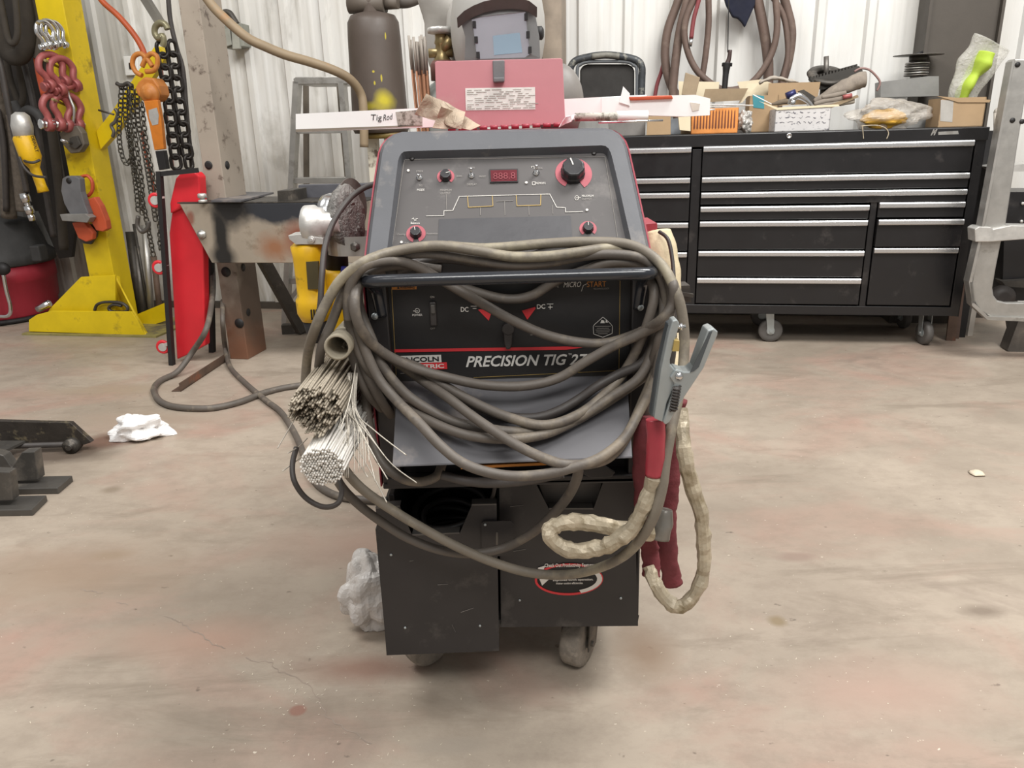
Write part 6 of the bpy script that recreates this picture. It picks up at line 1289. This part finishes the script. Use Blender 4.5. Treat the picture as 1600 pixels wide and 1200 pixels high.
for path, yl, tw in ((((190, 132), (188, 170), (186, 210), (190, 240), (198, 256), (205, 240), (206, 200), (200, 134)), -.86, 0), (((196, 132), (196, 180), (204, 230), (212, 290), (216, 330)), -.83, .4), (((206, 132), (208, 180), (215, 240), (222, 290), (222, 335)), -.87, .8), (((214, 140), (216, 190), (226, 240), (236, 300), (243, 345)), -.84, .2), (((204, 150), (202, 200), (210, 260), (226, 330), (240, 400)), -.80, .6), (((222, 160), (228, 220), (240, 280), (248, 320), (250, 390)), -.82, .9)):
    mb = MB(); chain(path, yl, .034, .024, .0042, lambda vs, fs, mb=mb: mb.add(vs, fs, True), tw); t2.part('chain_strand', mb, chainm)
mb = MB(); P = wpl(-.88); mb.tube([P.hit(*q) for q in ((216, 338), (215, 352), (222, 362), (231, 356), (232, 346))], .014, 10, 5); t2.part('hook', mb, steel)
mb = MB(); mb.tube([P.hit(*q) for q in ((182, 130), (190, 134), (200, 130), (206, 136))], .012, 8, 4); t2.part('top_hook', mb, darksteel); t2.done()
mb = MB(); P = wpl(-.76); mb.tube([P.hit(*q) for q in ((180, 170), (184, 178), (180, 190), (174, 196), (178, 206), (176, 214))], .011, 8, 4); single('carabiner', mb, steel, 'steel carabiner hanging from the pin at the yellow brace', 'hook')
# lever hoist
t = Thing('lever_hoist', 'faded orange lever hoist with black grip hanging on the yellow brace', 'hoist'); YH_ = -.92; P = wpl(YH_)
for nm, pts in (('hook', ((222, 118), (212, 112), (207, 100), (210, 88), (220, 84), (230, 92), (238, 104))), ('hook', ((228, 112), (240, 110), (246, 100), (245, 88), (236, 84), (228, 92), (222, 104)))):
    mb = MB(); mb.tube([P.hit(*q) for q in pts], .014, 10, 5); t.part(nm, mb, orangehoist)
mb = MB(); pw(mb, YH_-.01, ((215, 128), (224, 120), (240, 122), (248, 134), (251, 148), (244, 158), (226, 160), (214, 148), (210, 138)), .10); t.part('housing', mb, orangehoist, bevel=.012)
mb = MB(); mb.lathe([(.058, 0), (.062, .012), (.05, .025), (.03, .03), (.028, .036), (0, .036)], wpl(YH_-.01).hit(236, 147), P.N, 26); t.part('gear_cover', mb, orangehoist)
mb = MB(); pw(mb, YH_-.05, ((224, 158), (246, 156), (252, 190), (256, 233), (241, 235), (233, 195)), .03); LV = t.part('lever', mb, mat('orange_lever', '#d07a22', .5), bevel=.004)
mb = MB(); pw(mb, YH_-.052, ((232, 172), (245, 168), (248, 180), (247, 194), (238, 196), (233, 184)), .004); t.part('data_plate', mb, castal, LV)
mb = MB(); pw(mb, YH_-.055, ((242, 236), (255, 235), (260, 264), (248, 266)), .04); t.part('grip', mb, blackm, LV, bevel=.004); t.done()
wh_(((148, -20), (160, 2), (185, 25), (208, 52), (222, 75), (228, 95)), .018, mat('orange_hose', '#b0502a', .5), 'orange hose curving down behind the orange hoist', -.55, 'orange_hose', None)
wh_(((222, 205), (228, 240), (234, 265), (242, 300)), .010, orange, 'thin red orange strap between the thin chains', -.70, 'strap', None)
mb = MB(); mb.bar(wpl(-.5).hit(222, -10), wpl(-.5).hit(252, 38), .04, .08, up=(0, 1, 0)); single('angle_bracket', mb, mat('grey_bracket', '#6b675f', .5, .2), 'grey diagonal bracket bar at the top left of the column', 'bracket')
wh_(((262, -20), (266, 30), (276, 75), (286, 110), (292, 180), (300, 262)), .014, rubberdark, 'dark hose hanging between the heavy chain and the column', -.7, 'air_hose', None)
wh_(((250, 90), (258, 160), (262, 200), (270, 262)), .010, mat('dull_red_hose', '#8a4538', .6), 'thin dull red hose behind the heavy chain', -.55, 'air_hose', None)
# bars leaning behind the post base
for i, (x0, y0, x1, y1, r, mm) in enumerate(((203, 362, 217, 478, .03, darksteel), (212, 385, 222, 478, .025, steel), (226, 352, 232, 472, .022, alum), (240, 400, 246, 470, .02, rust), (209, 350, 212, 372, .01, darksteel))):
    mb = MB(); B = wpl(-.5).hit(x1, y1); B.z = 0.0; mb.cyl(B, wpl(-.42).hit(x0, y0), r); single('steel_bar', mb, mm, ('dark round bar standing behind the yellow base, leftmost', 'steel bar standing just right of the dark leftmost bar', 'bright steel bar standing under the chain hook', 'rusty bar standing nearest the creeper behind the yellow base', 'thin dark rod at the top of the leftmost bar')[i], 'bar')
# creeper
t = Thing('creeper', 'red mechanic creeper with black frame standing on its edge', 'creeper'); YK = -1.44
mb = MB(); P = wpl(YK-.06); q = fl(266, 573); mb.bar(P.hit(249, 268), P.hit(269, 570), .03, .025); mb.bar(P.hit(249, 272), P.hit(309, 266), .02, .025); t.part('frame', mb, blackm)
mb = MB(); P2 = wpl(YK+.22); mb.bar(P2.hit(328, 380), P2.hit(332, 558), .03, .03); mb.bar(P2.hit(310, 452), P2.hit(332, 452), .02, .02); mb.bar(P2.hit(310, 530), P2.hit(332, 530), .02, .02); t.part('frame', mb, blackm)
mb = MB(); pw(mb, YK, ((264, 365), (268, 332), (284, 322), (316, 322), (320, 540), (298, 552), (276, 562)), .06); t.part('pad', mb, redbright, bevel=.008)
mb = MB(); pw(mb, YK-.02, ((274, 279), (282, 270), (305, 269), (311, 276), (313, 316), (290, 322), (266, 334), (265, 318)), .07); t.part('headrest', mb, redbright, bevel=.008)
mb = MB(); pw(mb, YK-.021, ((274, 280), (305, 276), (307, 282), (273, 287)), .003)
for x, y in ((243, 313), (249, 418), (255, 542), (316, 400), (318, 500)):
    Pq = wpl(YK-.06 if x < 300 else YK+.2); c = Pq.hit(x, y); m_ = MB(); m_.tube([c+V((.031*cos(a), 0, .031*sin(a))) for a in [2*pi*i/12 for i in range(12)]], .010, 8, 2, True); cp_ = t.part('caster', m_, redbright)
    m_ = MB(); m_.cyl(c+V((.0, -.012, 0)), c+V((0, .012, 0)), .023); t.part('hub', m_, castal, cp_); m_ = MB(); m_.bar(c+V((.005, 0, .01)), Pq.hit(x+12, y-6), .02, .02); t.part('stem', m_, castal, cp_)
t.done()
# shop vacuum
t = Thing('shop_vacuum', 'red shop vacuum drum with black lid at the left edge', 'vacuum cleaner'); c = fl(-12, 500); cx_, cy_ = c.x, c.y+.12
r = wpl(-.5).hit(76, 440).x; r = abs(at(76, 440, cy_).x-cx_); zr = at(50, 412, cy_-.1).z; zl = at(30, 340, cy_).z
mb = MB(); mb.lathe([(r*.9, .02), (r*.97, .05), (r*.97, .12), (r, .14), (r*1.02, zr*.7), (r*1.04, zr*.72), (r*1.03, zr)], (cx_, cy_, 0), (0, 0, 1), 40); t.part('drum', mb, vacred)
mb = MB(); mb.lathe([(r*1.05, zr), (r*1.08, zr+.01), (r*1.07, zr+.07), (r*.98, zr+.10), (r*.85, zl-.03), (r*.6, zl), (0, zl+.02)], (cx_, cy_, 0), (0, 0, 1), 40); t.part('lid', mb, sooty)
mb = MB(); mb.lathe([(r*.93, .0), (r*1.0, .01), (r*1.0, .03), (r*.93, .04)], (cx_, cy_, 0), (0, 0, 1), 40); t.part('base_ring', mb, blackm)
mb = MB(); a = at(58, 395, cy_-.25); mb.box(a.x-.04, a.x+.03, a.y-.02, a.y+.08, a.z-.06, a.z+.05); t.part('latch', mb, sooty, bevel=.01); t.done()
mb = MB(); mb.tube([at(5, 428, cy_-.4), at(10, 455, cy_-.4), at(16, 478, cy_-.4), at(14, 492, cy_-.4), at(-2, 494, cy_-.4), at(-40, 488, cy_-.4)], .013, 10, 6); single('chrome_tube', mb, chrome, 'bent chrome tube in front of the red vacuum drum', 'tube')
mb = MB(); mb.ball(at(4, 420, cy_-.4), (.05, .04, .045), 16, 10); mb.cyl(at(4, 420, cy_-.4), at(-40, 410, cy_-.38), .03); single('handle_knob', mb, blackm, 'black rounded knob on the bent chrome tube at the left edge', 'knob')
# hanging hoses and straps at the far left
wh_(((-14, -30), (-8, 0), (2, 50), (12, 82), (24, 90), (36, 84), (42, 60), (40, 20), (30, -30)), .05, webbing, 'wide dark strap coil hanging at the top left corner', -.7, 'strap_coil', None)
wh_(((-6, -30), (4, 20), (12, 58), (20, 68), (27, 55), (26, 20), (20, -30)), .018, webbing, 'inner turn of the dark strap coil at the top left', -.85, 'strap_coil', None)
wh_(((30, -30), (44, 0), (54, 30), (60, 70), (60, 92)), .028, mat('grey_strap', '#5d564d', .8), 'grey strap hanging beside the coil ending in an orange tag', -.65, 'strap', None)
mb = MB(); mb.tube([wpl(-.66).hit(*q) for q in ((58, 90), (62, 115), (70, 150))], .026, 10, 4, flat=.3); single('orange_tag', mb, orange, 'bright orange label sleeve on the grey strap', 'label')
mb = MB(); mb.tube([wpl(-.8).hit(*q) for q in ((8, 146), (11, 158), (14, 170))], .017, 8, 4, flat=.4); single('orange_tag', mb, orange, 'small orange label on the dark hose at the left edge', 'label')
wh_(((-20, 60), (0, 100), (10, 150), (22, 210), (34, 260), (42, 300)), .018, rubberdark, 'dark hose with chrome coupler hanging at the left', -.82, 'hydraulic_hose', None)
t = Thing('hose_coupler', 'chrome quick coupler at the end of the dark hose', 'coupler'); Pq = wpl(-.82)
for (a, b, r_) in (((38, 302), (42, 316), .03), ((42, 316), (44, 322), .018), ((44, 322), (48, 334), .028), ((48, 334), (51, 345), .022)): m_ = MB(); m_.cyl(Pq.hit(*a), Pq.hit(*b), r_, None, 14); t.part('segment', m_, chrome)
t.done()
for i, (pts, r_, mm) in enumerate(((((5, 60), (15, 120), (25, 150), (30, 165), (36, 150), (30, 110), (26, 90)), .02, webbing), (((-10, 120), (2, 200), (8, 260), (14, 340)), .05, mat('coil_grey', '#5f564c', .8, 0, .3, 30, .3)), (((18, 180), (24, 230), (30, 290), (34, 330)), .035, bpy.data.materials['coil_grey'] if 'coil_grey' in bpy.data.materials else webbing), (((36, 92), (50, 150), (62, 220), (72, 300), (84, 370)), .02, rubberdark), (((-4, 170), (6, 230), (10, 330)), .02, rubberdark), (((88, 200), (94, 240), (102, 290)), .006, rubberdark), (((50, 20), (66, 100), (78, 180), (92, 290), (100, 390)), .03, webbing), (((20, 160), (32, 178), (45, 172), (60, 180), (70, 200)), .03, sooty))):
    wh_(pts, r_, mm, ('dark webbing loop hanging under the strap coil', 'ribbed grey hose bundle at the far left edge', 'ribbed grey hose beside the yellow hanging grinder', 'thin dark cable running down to the vacuum', 'dark cable at the far left edge above the vacuum', 'thin cord behind the worn lifting clamp', 'long dark webbing strap left of the yellow post', 'dark bag shape above the hanging yellow grinder')[i], -.5-.02*i, 'hanging_hose', None)
mb = MB(); pw(mb, -.28, ((-60, -10), (100, -10), (115, 120), (125, 300), (112, 402), (92, 404), (60, 330), (-40, 330)), .03); single('wall_board', mb, mat('dark_brown_board', '#2c2723', .8), 'dark brown board against the wall behind the hanging hoses', 'panel')
# hanging grinder
t = Thing('angle_grinder', 'yellow angle grinder hanging upside down at the far left among hoses', 'grinder'); Pq = wpl(-.92); a = Pq.hit(35, 210); b = Pq.hit(68, 300)
mb = MB(); L = (b-a).length; mb.lathe([(.05, 0), (.062, .02), (.062, L*.4), (.045, L*.5), (.03, L*.58), (.03, L*.9), (.034, L)], a, b-a, 20); B_ = t.part('body', mb, dewalt)
mb = MB(); mb.lathe([(.025, 0), (.05, .02), (.062, .08), (.055, .16)], Pq.hit(31, 175), Pq.hit(37, 213)-Pq.hit(31, 175), 18); t.part('gear_head', mb, castal)
mb = MB(); A = Pq.hit(48, 213, .07); mb.text('DEWALT', Pq.hit(48, 213, .064), Pq.hit(56, 238, .064), .022, Pq.N, bold=.03); t.part('lettering', mb, blacki, B_)
mb = MB(); mb.tube([Pq.hit(35, 246, .0), Pq.hit(40, 252, .06), Pq.hit(52, 254, .065), Pq.hit(62, 250, .03)], .008, 8, 5); t.part('cord_wrap', mb, rubberdark); t.done()
wh_(((30, 245), (38, 262), (52, 274), (72, 277)), .008, rubberdark, 'thin black cord looped round the hanging yellow grinder', -.99, 'cord', None)
# ------------------------------------------------------------------ light
def area(name, loc, sx, sy, power, col=(1, .985, .96), target=None):
    l = bpy.data.lights.new(name, 'AREA'); l.shape = 'RECTANGLE'; l.size = sx; l.size_y = sy; l.energy = power; l.color = col
    o = link(bpy.data.objects.new(name, l)); o.location = loc
    d = (V(target)-V(loc)) if target else V((0, 0, -1)); o.rotation_euler = d.to_track_quat('-Z', 'Y').to_euler(); return o
area('ceiling_light', (2.3, 1.6, 4.8), 2.4, 1.2, 300, target=(1.2, 3.6, .6))
area('ceiling_light', (-2.2, 1.8, 4.8), 2.4, 1.2, 150, target=(-1.2, 3.6, .6))
area('ceiling_light', (0.6, -1.6, 4.6), 3.0, 1.4, 190, target=(0, 1.4, .5))
w = bpy.data.worlds.new('world'); scene.world = w; w.use_nodes = True
w.node_tree.nodes['Background'].inputs[0].default_value = (1, .985, .965, 1); w.node_tree.nodes['Background'].inputs[1].default_value = .42
vs_ = scene.view_settings; vs_.view_transform = 'Standard'; vs_.look = 'None'; vs_.gamma = 1; vs_.use_curve_mapping = False; vs_.exposure = -.18
